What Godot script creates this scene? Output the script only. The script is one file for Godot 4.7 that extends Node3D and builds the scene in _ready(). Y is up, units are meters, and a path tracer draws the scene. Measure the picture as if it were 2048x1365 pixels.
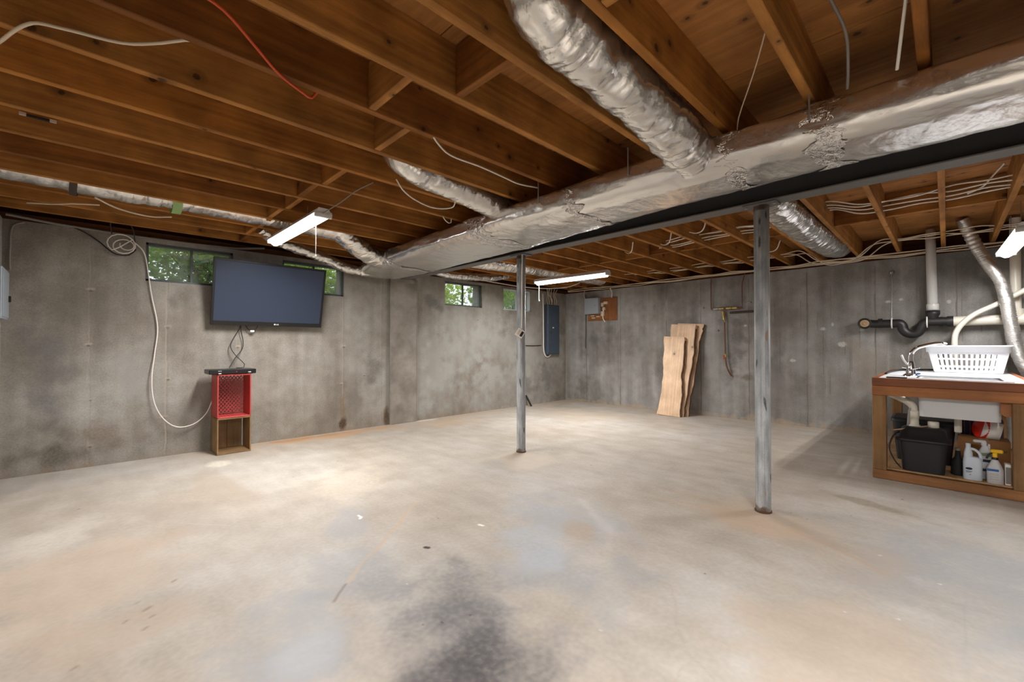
extends Node3D
# A concrete basement: bare joists overhead, foil-wrapped ducts, steel beam on two posts, utility sink bench.
# World: -z runs along the wall with the television, -x runs along the back wall; metres, y up.

const WALL_A := -5.47      # inner face of the wall with the windows
const WALL_B := -6.93      # inner face of the back wall
const WALL_C := 3.0        # inner face of the wall to the right, outside the picture
const WALL_D := 2.6        # inner face of the wall behind the camera
const TOP := 2.155         # top of the poured concrete
const JOIST := 2.22        # underside of the joists
const DECK := 2.455        # underside of the subfloor
const PITCH := 0.3757      # joist spacing
const BEAM_Z := -3.195

var M := {}
var used := {}
var rng := RandomNumberGenerator.new()

func _ready() -> void:
	rng.seed = 4711
	make_camera_and_sky()
	make_materials()
	make_room()
	make_ceiling()
	make_outside()
	make_steel()
	make_ducts()
	make_lamps()
	make_left_wall_things()
	make_back_wall_things()
	make_bench_things()
	make_cables()

func make_camera_and_sky() -> void:
	var cam := Camera3D.new()
	cam.name = "camera"
	cam.fov = 77.06
	cam.near = 0.02
	cam.far = 200.0
	cam.rotation = Vector3(atan(9.5 / 857.0), deg_to_rad(45.4), 0)
	cam.position = Vector3(0, 1.10, 0)
	add_child(cam)
	cam.current = true
	var env := Environment.new()
	var sky := Sky.new()
	var sm := ProceduralSkyMaterial.new()
	sm.sky_top_color = Color(0.86, 0.92, 1.0)
	sm.sky_horizon_color = Color(0.97, 0.98, 1.0)
	sm.ground_bottom_color = Color(0.45, 0.45, 0.42)
	sm.ground_horizon_color = Color(0.9, 0.92, 0.93)
	sm.sky_energy_multiplier = 1.0
	sky.sky_material = sm
	env.background_mode = Environment.BG_SKY
	env.background_energy_multiplier = 1.5
	env.sky = sky
	env.tonemap_mode = Environment.TONE_MAPPER_LINEAR
	env.tonemap_exposure = 1.0
	env.sdfgi_enabled = true
	env.ssao_enabled = true
	env.ssil_enabled = true
	var we := WorldEnvironment.new()
	we.name = "environment"
	we.environment = env
	add_child(we)

# ---------------------------------------------------------------- nodes
func numbered(base: String) -> String:
	if not used.has(base):
		used[base] = 0
		return base
	used[base] += 1
	return "%s_%03d" % [base, used[base]]

func tag(o: Node, label: String, category: String, group := "") -> Node:
	o.set_meta("label", label)
	o.set_meta("category", category)
	if group != "":
		o.set_meta("group", group)
	return o

func thing(called: String, label: String, category: String, at := Vector3.ZERO, group := "") -> Node3D:
	var o := Node3D.new()
	o.name = numbered(called)
	add_child(o)
	o.position = at
	tag(o, label, category, group)
	return o

func setting(called: String, label: String, at := Vector3.ZERO) -> Node3D:
	var o := Node3D.new()
	o.name = numbered(called)
	add_child(o)
	o.position = at
	o.set_meta("kind", "structure")
	o.set_meta("label", label)
	return o

func new_st() -> SurfaceTool:
	var st := SurfaceTool.new()
	st.begin(Mesh.PRIMITIVE_TRIANGLES)
	return st

func done(st: SurfaceTool) -> ArrayMesh:
	st.generate_normals()
	return st.commit()

func put(mesh: Mesh, called: String, m: Material, parent: Node, at := Vector3.ZERO) -> MeshInstance3D:
	var o := MeshInstance3D.new()
	o.name = called
	o.mesh = mesh
	o.material_override = m
	o.position = at
	o.cast_shadow = GeometryInstance3D.SHADOW_CASTING_SETTING_ON
	parent.add_child(o, true)
	return o

func part(st: SurfaceTool, called: String, m: Material, parent: Node) -> MeshInstance3D:
	return put(done(st), called, m, parent)

# make a piece a sub-part of another part of the same thing
func under(o: Node3D, host: Node3D) -> Node3D:
	var n := String(o.name)
	o.get_parent().remove_child(o)
	o.name = n.rstrip("0123456789_")
	host.add_child(o, true)
	o.position -= host.position
	return o

func single(st: SurfaceTool, called: String, label: String, category: String, m: Material, group := "") -> MeshInstance3D:
	var o := put(done(st), numbered(called), m, self)
	tag(o, label, category, group)
	return o

# ---------------------------------------------------------------- geometry
func tri(st: SurfaceTool, a: Vector3, b: Vector3, c: Vector3, away: Vector3, ua := Vector2.ZERO, ub := Vector2.ZERO, uc := Vector2.ZERO) -> void:
	if (a - c).cross(a - b).dot(away) < 0.0:
		var t := b
		b = c
		c = t
		var u := ub
		ub = uc
		uc = u
	st.set_uv(ua)
	st.add_vertex(a)
	st.set_uv(ub)
	st.add_vertex(b)
	st.set_uv(uc)
	st.add_vertex(c)

func quad(st: SurfaceTool, a: Vector3, b: Vector3, c: Vector3, d: Vector3, away: Vector3, ua := Vector2.ZERO, ub := Vector2.ZERO, uc := Vector2.ZERO, ud := Vector2.ZERO) -> void:
	tri(st, a, b, c, away, ua, ub, uc)
	tri(st, a, c, d, away, ua, uc, ud)

# a chamfered box; the grain (u) runs along its longest side
func box(st: SurfaceTool, c: Vector3, s: Vector3, bevel := 0.002, basis := Basis.IDENTITY, off := Vector2.ZERO, gl := 2.4, gw := 0.6) -> void:
	st.set_smooth_group(-1)
	var h := s * 0.5
	var b: float = minf(bevel, minf(h.x, minf(h.y, h.z)) * 0.9)
	var long := 0
	if s.y > s.x and s.y >= s.z:
		long = 1
	elif s.z > s.x and s.z > s.y:
		long = 2
	var o1 := (long + 1) % 3
	var o2 := (long + 2) % 3
	var uvof := func(p: Vector3) -> Vector2:
		return off + Vector2((p[long]) / gl, (p[o1] + p[o2]) / gw)
	for ax in 3:
		var a1 := (ax + 1) % 3
		var a2 := (ax + 2) % 3
		for sg in [-1.0, 1.0]:
			var q: Array[Vector3] = []
			for k in [[-1, -1], [1, -1], [1, 1], [-1, 1]]:
				var p := Vector3.ZERO
				p[ax] = sg * h[ax]
				p[a1] = k[0] * (h[a1] - b)
				p[a2] = k[1] * (h[a2] - b)
				q.append(p)
			var n := Vector3.ZERO
			n[ax] = sg
			quad(st, c + basis * q[0], c + basis * q[1], c + basis * q[2], c + basis * q[3], basis * n, uvof.call(q[0]), uvof.call(q[1]), uvof.call(q[2]), uvof.call(q[3]))
		# edges running along ax
		for s1 in [-1.0, 1.0]:
			for s2 in [-1.0, 1.0]:
				var e: Array[Vector3] = []
				for k in [[0, -1], [0, 1], [1, 1], [1, -1]]:
					var p := Vector3.ZERO
					p[ax] = k[1] * (h[ax] - b)
					p[a1] = s1 * (h[a1] - (b if k[0] == 0 else 0.0))
					p[a2] = s2 * (h[a2] - (0.0 if k[0] == 0 else b))
					e.append(p)
				var n := Vector3.ZERO
				n[a1] = s1
				n[a2] = s2
				quad(st, c + basis * e[0], c + basis * e[1], c + basis * e[2], c + basis * e[3], basis * n, uvof.call(e[0]), uvof.call(e[1]), uvof.call(e[2]), uvof.call(e[3]))
	for sx in [-1.0, 1.0]:
		for sy in [-1.0, 1.0]:
			for sz in [-1.0, 1.0]:
				var n := Vector3(sx, sy, sz)
				var p1 := n * Vector3(h.x, h.y - b, h.z - b)
				var p2 := n * Vector3(h.x - b, h.y, h.z - b)
				var p3 := n * Vector3(h.x - b, h.y - b, h.z)
				tri(st, c + basis * p1, c + basis * p2, c + basis * p3, basis * n, uvof.call(p1), uvof.call(p2), uvof.call(p3))

func box_part(c: Vector3, s: Vector3, called: String, m: Material, parent: Node, bevel := 0.002, basis := Basis.IDENTITY, off := Vector2.ZERO) -> MeshInstance3D:
	var st := new_st()
	box(st, Vector3.ZERO, s, bevel, basis, off)
	return put(done(st), called, m, parent, c)

# a hexahedron from two quads (same winding)
func hexa(st: SurfaceTool, f: Array, g: Array) -> void:
	st.set_smooth_group(-1)
	var mid := Vector3.ZERO
	for k in 4:
		mid += f[k] + g[k]
	mid /= 8.0
	quad(st, f[0], f[1], f[2], f[3], (f[0] + f[2]) * 0.5 - mid)
	quad(st, g[0], g[1], g[2], g[3], (g[0] + g[2]) * 0.5 - mid)
	for k in 4:
		var l := (k + 1) % 4
		quad(st, f[k], f[l], g[l], g[k], (f[k] + f[l] + g[l] + g[k]) * 0.25 - mid)

func smooth_path(pts: Array, step := 0.03) -> PackedVector3Array:
	var cv := Curve3D.new()
	cv.bake_interval = step
	for i in pts.size():
		var p: Vector3 = pts[i]
		var a: Vector3 = pts[maxi(i - 1, 0)]
		var b: Vector3 = pts[mini(i + 1, pts.size() - 1)]
		var t := (b - a) * 0.5
		var li := p.distance_to(a) / 3.0
		var lo := p.distance_to(b) / 3.0
		var d := t.normalized() if t.length() > 1e-6 else Vector3.ZERO
		cv.add_point(p, -d * li, d * lo)
	return cv.get_baked_points()

# sweep a round section along a path; rad is a float or Callable(t 0..1, angle) -> radius
func tube(st: SurfaceTool, pts: PackedVector3Array, rad: Variant, sides := 8, caps := true, squash := Vector2.ONE) -> void:
	var n := pts.size()
	if n < 2:
		return
	var total := 0.0
	var lens := PackedFloat32Array([0.0])
	for i in range(1, n):
		total += pts[i].distance_to(pts[i - 1])
		lens.append(total)
	var t0 := (pts[1] - pts[0]).normalized()
	var up := Vector3.UP if absf(t0.y) < 0.9 else Vector3.RIGHT
	var sd := t0.cross(up).normalized()
	var rings: Array[PackedVector3Array] = []
	for i in n:
		var tg := (pts[mini(i + 1, n - 1)] - pts[maxi(i - 1, 0)]).normalized()
		sd = (sd - tg * sd.dot(tg)).normalized()
		var nr := sd.cross(tg).normalized()
		var ring := PackedVector3Array()
		for k in sides:
			var an := TAU * k / sides
			var r: float = rad.call(lens[i] / total, an) if rad is Callable else float(rad)
			ring.append(pts[i] + sd * cos(an) * r * squash.x + nr * sin(an) * r * squash.y)
		rings.append(ring)
	st.set_smooth_group(0)
	for i in n - 1:
		for k in sides:
			var l := (k + 1) % sides
			var mid := (pts[i] + pts[i + 1]) * 0.5
			var away := (rings[i][k] + rings[i][l] + rings[i + 1][k] + rings[i + 1][l]) * 0.25 - mid
			var u0 := lens[i]
			var u1 := lens[i + 1]
			var v0 := float(k) / sides
			var v1 := float(k + 1) / sides
			quad(st, rings[i][k], rings[i][l], rings[i + 1][l], rings[i + 1][k], away, Vector2(u0, v0), Vector2(u0, v1), Vector2(u1, v1), Vector2(u1, v0))
	if caps:
		st.set_smooth_group(-1)
		for e in [0, n - 1]:
			var away: Vector3 = pts[0] - pts[1] if e == 0 else pts[n - 1] - pts[n - 2]
			for k in sides:
				tri(st, pts[e], rings[e][k], rings[e][(k + 1) % sides], away)

func rod(st: SurfaceTool, a: Vector3, b: Vector3, r: float, sides := 10) -> void:
	tube(st, PackedVector3Array([a, b]), r, sides)

func lathe(st: SurfaceTool, prof: Array, at: Vector3, basis := Basis.IDENTITY, sides := 20, squash := Vector2.ONE, smooth := true) -> void:
	st.set_smooth_group(0 if smooth else -1)
	for i in prof.size() - 1:
		var a: Vector2 = prof[i]
		var b: Vector2 = prof[i + 1]
		var nrm := Vector2(b.y - a.y, -(b.x - a.x))
		for k in sides:
			var a0 := TAU * k / sides
			var a1 := TAU * (k + 1) / sides
			var p0 := Vector3(cos(a0) * a.x * squash.x, a.y, sin(a0) * a.x * squash.y)
			var p1 := Vector3(cos(a1) * a.x * squash.x, a.y, sin(a1) * a.x * squash.y)
			var q0 := Vector3(cos(a0) * b.x * squash.x, b.y, sin(a0) * b.x * squash.y)
			var q1 := Vector3(cos(a1) * b.x * squash.x, b.y, sin(a1) * b.x * squash.y)
			var am := (a0 + a1) * 0.5
			var away := basis * Vector3(cos(am) * nrm.x, nrm.y, sin(am) * nrm.x)
			var u0 := float(k) / sides
			var u1 := float(k + 1) / sides
			if a.x > 1e-5 and b.x > 1e-5:
				quad(st, at + basis * p0, at + basis * p1, at + basis * q1, at + basis * q0, away, Vector2(u0, a.y), Vector2(u1, a.y), Vector2(u1, b.y), Vector2(u0, b.y))
			elif a.x > 1e-5:
				tri(st, at + basis * p0, at + basis * p1, at + basis * q0, away, Vector2(u0, a.y), Vector2(u1, a.y), Vector2(u0, b.y))
			elif b.x > 1e-5:
				tri(st, at + basis * p0, at + basis * q1, at + basis * q0, away, Vector2(u0, a.y), Vector2(u1, b.y), Vector2(u0, b.y))

# a flat outline pushed out to a thickness; local x, y in the plane, z the thickness (0 .. depth)
func prism(st: SurfaceTool, poly: PackedVector2Array, depth: float, xf: Transform3D, faces := true, edges := true) -> void:
	st.set_smooth_group(-1)
	var n := poly.size()
	var cen := Vector2.ZERO
	for p in poly:
		cen += p
	cen /= n
	if faces:
		var ix := Geometry2D.triangulate_polygon(poly)
		for k in range(0, ix.size(), 3):
			for side in [0.0, depth]:
				var a := poly[ix[k]]
				var b := poly[ix[k + 1]]
				var c := poly[ix[k + 2]]
				var away := xf.basis * Vector3(0, 0, -1.0 if side == 0.0 else 1.0)
				tri(st, xf * Vector3(a.x, a.y, side), xf * Vector3(b.x, b.y, side), xf * Vector3(c.x, c.y, side), away, Vector2(a.y / 2.4, a.x / 0.6), Vector2(b.y / 2.4, b.x / 0.6), Vector2(c.y / 2.4, c.x / 0.6))
	if edges:
		var ccw := 1.0 if not Geometry2D.is_polygon_clockwise(poly) else -1.0
		for k in n:
			var a := poly[k]
			var b := poly[(k + 1) % n]
			var d := b - a
			var away := xf.basis * (Vector3(d.y, -d.x, 0) * ccw)
			quad(st, xf * Vector3(a.x, a.y, 0), xf * Vector3(b.x, b.y, 0), xf * Vector3(b.x, b.y, depth), xf * Vector3(a.x, a.y, depth), away, Vector2(a.y / 2.4, 0), Vector2(b.y / 2.4, 0), Vector2(b.y / 2.4, 0.1), Vector2(a.y / 2.4, 0.1))

func v3(a: Array) -> Array:
	var r := []
	for p in a:
		r.append(Vector3(p[0], p[1], p[2]))
	return r

func cable(pts: Array, r: float, called: String, label: String, m: Material, group := "", category := "cable") -> MeshInstance3D:
	var st := new_st()
	tube(st, smooth_path(v3(pts), 0.04), r, 7)
	return single(st, called, label, category, m, group)

# ---------------------------------------------------------------- textures
var TW := 0
var TH := 0
var TR := PackedFloat32Array()
var TG := PackedFloat32Array()
var TB := PackedFloat32Array()
var EDGE := PackedByteArray()
var FINE := PackedByteArray()

func nz(w: int, h: int, freq: float, sd: int, kind := FastNoiseLite.TYPE_SIMPLEX_SMOOTH, oct := 4) -> PackedByteArray:
	var f := FastNoiseLite.new()
	f.noise_type = kind
	f.seed = sd
	f.frequency = freq
	f.fractal_octaves = oct
	return f.get_image(w, h).get_data()

func stretched(w: int, h: int, w0: int, h0: int, freq: float, sd: int, oct := 3) -> PackedByteArray:
	var f := FastNoiseLite.new()
	f.noise_type = FastNoiseLite.TYPE_SIMPLEX_SMOOTH
	f.seed = sd
	f.frequency = freq
	f.fractal_octaves = oct
	var im := f.get_image(w0, h0)
	im.resize(w, h, Image.INTERPOLATE_CUBIC)
	return im.get_data()

func nz_loop(w: int, h: int, w0: int, h0: int, freq: float, sd: int, oct := 4) -> PackedByteArray:
	var f := FastNoiseLite.new()
	f.noise_type = FastNoiseLite.TYPE_SIMPLEX_SMOOTH
	f.seed = sd
	f.frequency = freq
	f.fractal_octaves = oct
	var im := f.get_seamless_image(w0, h0, false, false, 0.25)
	if w0 != w or h0 != h:
		im.resize(w, h, Image.INTERPOLATE_BILINEAR)
	return im.get_data()

func canvas(w: int, h: int) -> void:
	TW = w
	TH = h
	TR.resize(w * h)
	TG.resize(w * h)
	TB.resize(w * h)
	EDGE = nz(w, h, 0.02, 77, FastNoiseLite.TYPE_SIMPLEX_SMOOTH, 5)
	FINE = nz(w, h, 0.22, 78, FastNoiseLite.TYPE_SIMPLEX_SMOOTH, 3)

func mottle(c1: Color, c2: Color, layers: Array) -> void:
	# layers: [bytes, weight on brightness, weight on tint]
	var n := TW * TH
	for i in n:
		var v := 1.0
		var t := 0.5
		for l in layers:
			var s: float = l[0][i] / 255.0 - 0.5
			v += s * l[1]
			t += s * l[2]
		t = clampf(t, 0.0, 1.0)
		TR[i] = lerpf(c1.r, c2.r, t) * v
		TG[i] = lerpf(c1.g, c2.g, t) * v
		TB[i] = lerpf(c1.b, c2.b, t) * v

func stain(cx: float, cy: float, rx: float, ry: float, rot: float, col: Color, amount: float, ragged := 0.9, hard := 0.45) -> void:
	var m := maxf(rx, ry) * 1.45
	var cr := cos(rot)
	var sr := sin(rot)
	for y in range(maxi(0, int(cy - m)), mini(TH, int(cy + m) + 1)):
		for x in range(maxi(0, int(cx - m)), mini(TW, int(cx + m) + 1)):
			var dx := x - cx
			var dy := y - cy
			var u := (dx * cr + dy * sr) / rx
			var w := (-dx * sr + dy * cr) / ry
			var d := sqrt(u * u + w * w)
			if d > 1.45:
				continue
			var i := y * TW + x
			d += (EDGE[i] / 255.0 - 0.5) * ragged
			var k := clampf(amount * (1.0 - smoothstep(hard, 1.0, d)) * (0.55 + FINE[i] / 255.0 * 0.9), 0.0, 1.0)
			if k > 0.003:
				TR[i] = lerpf(TR[i], col.r, k)
				TG[i] = lerpf(TG[i], col.g, k)
				TB[i] = lerpf(TB[i], col.b, k)

func scratch(pts: Array, width: float, col: Color, amount: float, jitter := 1.5) -> void:
	for s in pts.size() - 1:
		var a: Vector2 = pts[s]
		var b: Vector2 = pts[s + 1]
		var len := maxf(1.0, a.distance_to(b))
		for k in int(len * 1.5) + 1:
			var t := k / (len * 1.5)
			var p := a.lerp(b, t)
			var ei := clampi(int(p.y), 0, TH - 1) * TW + clampi(int(p.x), 0, TW - 1)
			var e := EDGE[ei] / 255.0 - 0.5
			var nrm := (b - a).orthogonal().normalized()
			p += nrm * e * jitter * 6.0
			var w := width * (0.6 + 0.8 * (e + 0.5))
			for y in range(int(p.y - w), int(p.y + w) + 2):
				for x in range(int(p.x - w), int(p.x + w) + 2):
					if x < 0 or y < 0 or x >= TW or y >= TH:
						continue
					var d := Vector2(x, y).distance_to(p)
					var q := amount * clampf(w + 0.5 - d, 0.0, 1.0)
					if q > 0.0:
						var i := y * TW + x
						TR[i] = lerpf(TR[i], col.r, q)
						TG[i] = lerpf(TG[i], col.g, q)
						TB[i] = lerpf(TB[i], col.b, q)

func develop() -> ImageTexture:
	var b := PackedByteArray()
	b.resize(TW * TH * 3)
	for i in TW * TH:
		b[i * 3] = clampi(int(TR[i] * 255.0), 0, 255)
		b[i * 3 + 1] = clampi(int(TG[i] * 255.0), 0, 255)
		b[i * 3 + 2] = clampi(int(TB[i] * 255.0), 0, 255)
	return ImageTexture.create_from_image(Image.create_from_data(TW, TH, false, Image.FORMAT_RGB8, b))

func grey_tex(bytes: PackedByteArray, w: int, h: int) -> ImageTexture:
	return ImageTexture.create_from_image(Image.create_from_data(w, h, false, Image.FORMAT_L8, bytes))

func std(called: String, c: Color, rough := 0.6, metal := 0.0) -> StandardMaterial3D:
	var m := StandardMaterial3D.new()
	m.resource_name = called
	m.albedo_color = c
	m.roughness = rough
	m.metallic = metal
	M[called] = m
	return m

func c8(r: int, g: int, b: int) -> Color:
	return Color8(r, g, b)

const FS := 130.0           # floor texture pixels per metre

func fl(x: float, z: float) -> Vector2:
	return Vector2((x - WALL_A) * FS, (z - WALL_B) * FS)

func floor_stain(x: float, z: float, rx: float, rz: float, rot: float, col: Color, amount: float, ragged := 0.9, hard := 0.45) -> void:
	var p := fl(x, z)
	stain(p.x, p.y, rx * FS, rz * FS, rot, col, amount, ragged, hard)

func floor_texture() -> ImageTexture:
	var w := int((WALL_C - WALL_A) * FS)
	var h := int((WALL_D - WALL_B) * FS)
	canvas(w, h)
	mottle(c8(178, 166, 151), c8(173, 168, 161), [
		[nz(w, h, 0.004, 3, FastNoiseLite.TYPE_SIMPLEX_SMOOTH, 5), 0.12, 1.2],
		[nz(w, h, 0.02, 5, FastNoiseLite.TYPE_SIMPLEX_SMOOTH, 4), 0.13, 0.4],
		[stretched(w, h, w / 5, h, 0.05, 6), 0.07, 0.3],
		[nz(w, h, 0.25, 9, FastNoiseLite.TYPE_SIMPLEX_SMOOTH, 3), 0.09, 0.0]])
	var steel := c8(158, 160, 163)  # grey wear and bluish floor sheen share this colour
	var ash := c8(92, 91, 92)
	var clay := c8(188, 166, 142)
	# worn grey areas in the middle and right, with bluish floor sheen painted in
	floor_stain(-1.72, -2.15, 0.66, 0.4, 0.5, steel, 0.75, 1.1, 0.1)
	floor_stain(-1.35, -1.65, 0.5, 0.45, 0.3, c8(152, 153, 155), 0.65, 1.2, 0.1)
	floor_stain(-1.6, -1.75, 0.3, 0.3, 0.3, c8(176, 182, 190), 0.6, 1.1)  # bluish sheen painted into the floor colour
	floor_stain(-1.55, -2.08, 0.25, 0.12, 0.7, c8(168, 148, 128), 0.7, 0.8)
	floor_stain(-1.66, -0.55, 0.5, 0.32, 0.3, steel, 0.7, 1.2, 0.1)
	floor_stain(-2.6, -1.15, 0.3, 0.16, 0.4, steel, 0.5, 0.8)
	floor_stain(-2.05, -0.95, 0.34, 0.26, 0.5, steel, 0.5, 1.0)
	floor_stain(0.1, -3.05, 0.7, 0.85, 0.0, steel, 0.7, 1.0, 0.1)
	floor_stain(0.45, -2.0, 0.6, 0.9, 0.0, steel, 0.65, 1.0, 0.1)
	floor_stain(-3.55, -0.45, 0.55, 0.2, -0.2, c8(160, 150, 138), 0.45)
	floor_stain(-3.95, -0.75, 0.7, 0.18, -0.1, c8(168, 154, 138), 0.5)
	# the large dark stain in front of the camera
	floor_stain(-1.3, -1.02, 0.62, 0.58, 0.2, c8(140, 138, 138), 0.6, 0.8, 0.0)
	floor_stain(-1.2, -0.97, 0.5, 0.46, 0.0, c8(96, 94, 95), 0.62, 0.8, 0.0)
	floor_stain(-1.1, -0.9, 0.36, 0.36, 0.0, c8(62, 59, 60), 0.62, 0.9, 0.0)
	floor_stain(-1.55, -1.2, 0.36, 0.22, 0.6, c8(104, 103, 104), 0.5, 0.9, 0.0)
	floor_stain(-1.0, -0.7, 0.4, 0.3, 0.0, c8(84, 80, 82), 0.55, 0.9, 0.0)
	floor_stain(-1.85, -0.95, 0.28, 0.24, 0.4, c8(142, 140, 139), 0.5, 1.0, 0.0)
	floor_stain(-1.62, -0.6, 0.2, 0.16, 0.4, c8(178, 180, 184), 0.6, 1.2, 0.0)  # pale floor sheen painted as colour beside the dark stain
	# warm clay film beside the walls and round the posts
	for k in 26:
		floor_stain(-5.32 + rng.randf_range(-0.1, 0.1), -6.8 + k * 0.24, rng.randf_range(0.12, 0.3), 0.2, 0.0, clay, 0.45)
	for k in 16:
		floor_stain(-5.1 + k * 0.35, -6.78 + rng.randf_range(-0.08, 0.08), 0.25, rng.randf_range(0.1, 0.25), 0.0, clay, 0.4)
	floor_stain(-5.3, -2.2, 0.22, 0.95, 0.02, c8(188, 150, 114), 0.6, 0.9)
	floor_stain(-5.36, -1.85, 0.09, 0.6, 0.02, c8(180, 130, 88), 0.55, 1.1)
	floor_stain(-5.0, -3.6, 0.35, 0.7, 0.2, c8(192, 164, 136), 0.45)
	floor_stain(-4.0, -5.6, 0.8, 0.7, 0.0, c8(188, 168, 146), 0.4)
	floor_stain(-0.8, -3.0, 0.75, 0.4, 0.3, c8(192, 170, 148), 0.45)
	floor_stain(-0.83, -2.95, 0.3, 0.2, 0.3, c8(194, 164, 136), 0.35)
	floor_stain(-2.95, -3.0, 0.5, 0.35, 0.3, c8(194, 176, 156), 0.45)
	floor_stain(-2.9, 0.0, 0.6, 0.5, 0.0, c8(190, 168, 148), 0.45)
	floor_stain(-2.25, -0.1, 0.25, 0.4, 0.0, c8(180, 160, 142), 0.45)
	floor_stain(-0.35, -2.0, 0.4, 0.5, 0.4, c8(186, 164, 142), 0.4)
	# pale dry patches
	floor_stain(-4.76, -0.88, 0.16, 0.14, 0.0, c8(214, 206, 192), 0.85, 0.5)
	floor_stain(-3.4, -1.5, 0.55, 0.4, 0.2, c8(206, 196, 180), 0.5)
	floor_stain(-3.6, 0.1, 0.3, 0.2, 0.0, c8(204, 198, 188), 0.5)
	floor_stain(-1.66, -2.38, 0.5, 0.05, 0.62, c8(204, 200, 194), 0.3, 1.2, 0.0)
	floor_stain(-1.32, -2.05, 0.05, 0.35, -0.5, c8(200, 197, 192), 0.3, 1.2, 0.0)
	floor_stain(-5.4, -3.6, 0.06, 0.25, 0.0, c8(220, 214, 205), 0.8, 0.7)
	floor_stain(-0.35, -3.85, 0.4, 0.08, 0.35, c8(128, 118, 100), 0.5, 1.0)
	# small marks: drips, scuffs, specks
	for p in [[-2.28, -0.2, 0.022], [-2.44, -0.16, 0.03], [-2.36, -0.19, 0.034], [-2.2, -0.17, 0.03], [-2.31, -0.12, 0.02], [-2.55, -0.3, 0.025], [-2.1, 0.02, 0.028]]:
		floor_stain(p[0], p[1], p[2] * 0.8, p[2] * 0.35, 0.9, c8(140, 122, 106), 0.6, 1.2)
	for k in 46:
		floor_stain(rng.randf_range(-4.6, 0.4), rng.randf_range(-4.6, 0.2), rng.randf_range(0.005, 0.012), rng.randf_range(0.004, 0.009), rng.randf() * 3.0, c8(224, 220, 212) if rng.randf() < 0.5 else c8(84, 74, 64), 0.8, 0.3)
	scratch([fl(-2.62, -1.64), fl(-2.3, -1.26), fl(-1.96, -0.86)], 1.6, c8(188, 166, 142), 0.18, 0.9)
	scratch([fl(-1.96, -0.86), fl(-1.86, -0.76)], 0.7, c8(120, 112, 104), 0.5, 0.6)
	scratch([fl(-1.25, -1.95), fl(-1.05, -1.93), fl(-0.9, -1.92), fl(-0.76, -1.69), fl(-0.66, -1.52), fl(-0.55, -1.47)], 0.3, c8(164, 144, 122), 0.3, 1.5)
	scratch([fl(-0.66, -1.52), fl(-0.63, -1.3)], 0.3, c8(164, 146, 124), 0.25, 1.5)
	scratch([fl(0.04, -2.7), fl(0.03, -1.9)], 0.3, c8(150, 152, 155), 0.3, 0.3)
	scratch([fl(-0.83, -3.1), fl(-0.2, -2.75)], 2.0, c8(184, 160, 136), 0.12, 1.0)
	scratch([fl(-0.83, -3.12), fl(-1.6, -2.9)], 2.0, c8(184, 160, 136), 0.12, 1.0)
	scratch([fl(-3.1, -0.62), fl(-3.35, -0.42)], 0.4, c8(206, 194, 180), 0.3, 0.5)
	scratch([fl(-2.69, -1.26), fl(-2.65, -1.26), fl(-2.63, -1.24)], 1.0, c8(250, 248, 244), 0.9, 0.2)
	scratch([fl(-2.03, -1.72), fl(-2.0, -1.73)], 1.0, c8(250, 244, 236), 0.9, 0.2)
	scratch([fl(-2.01, -1.32), fl(-1.99, -1.33)], 1.3, c8(60, 52, 46), 0.9, 0.2)
	return develop()

const WS := 190.0           # wall texture pixels per metre

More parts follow.
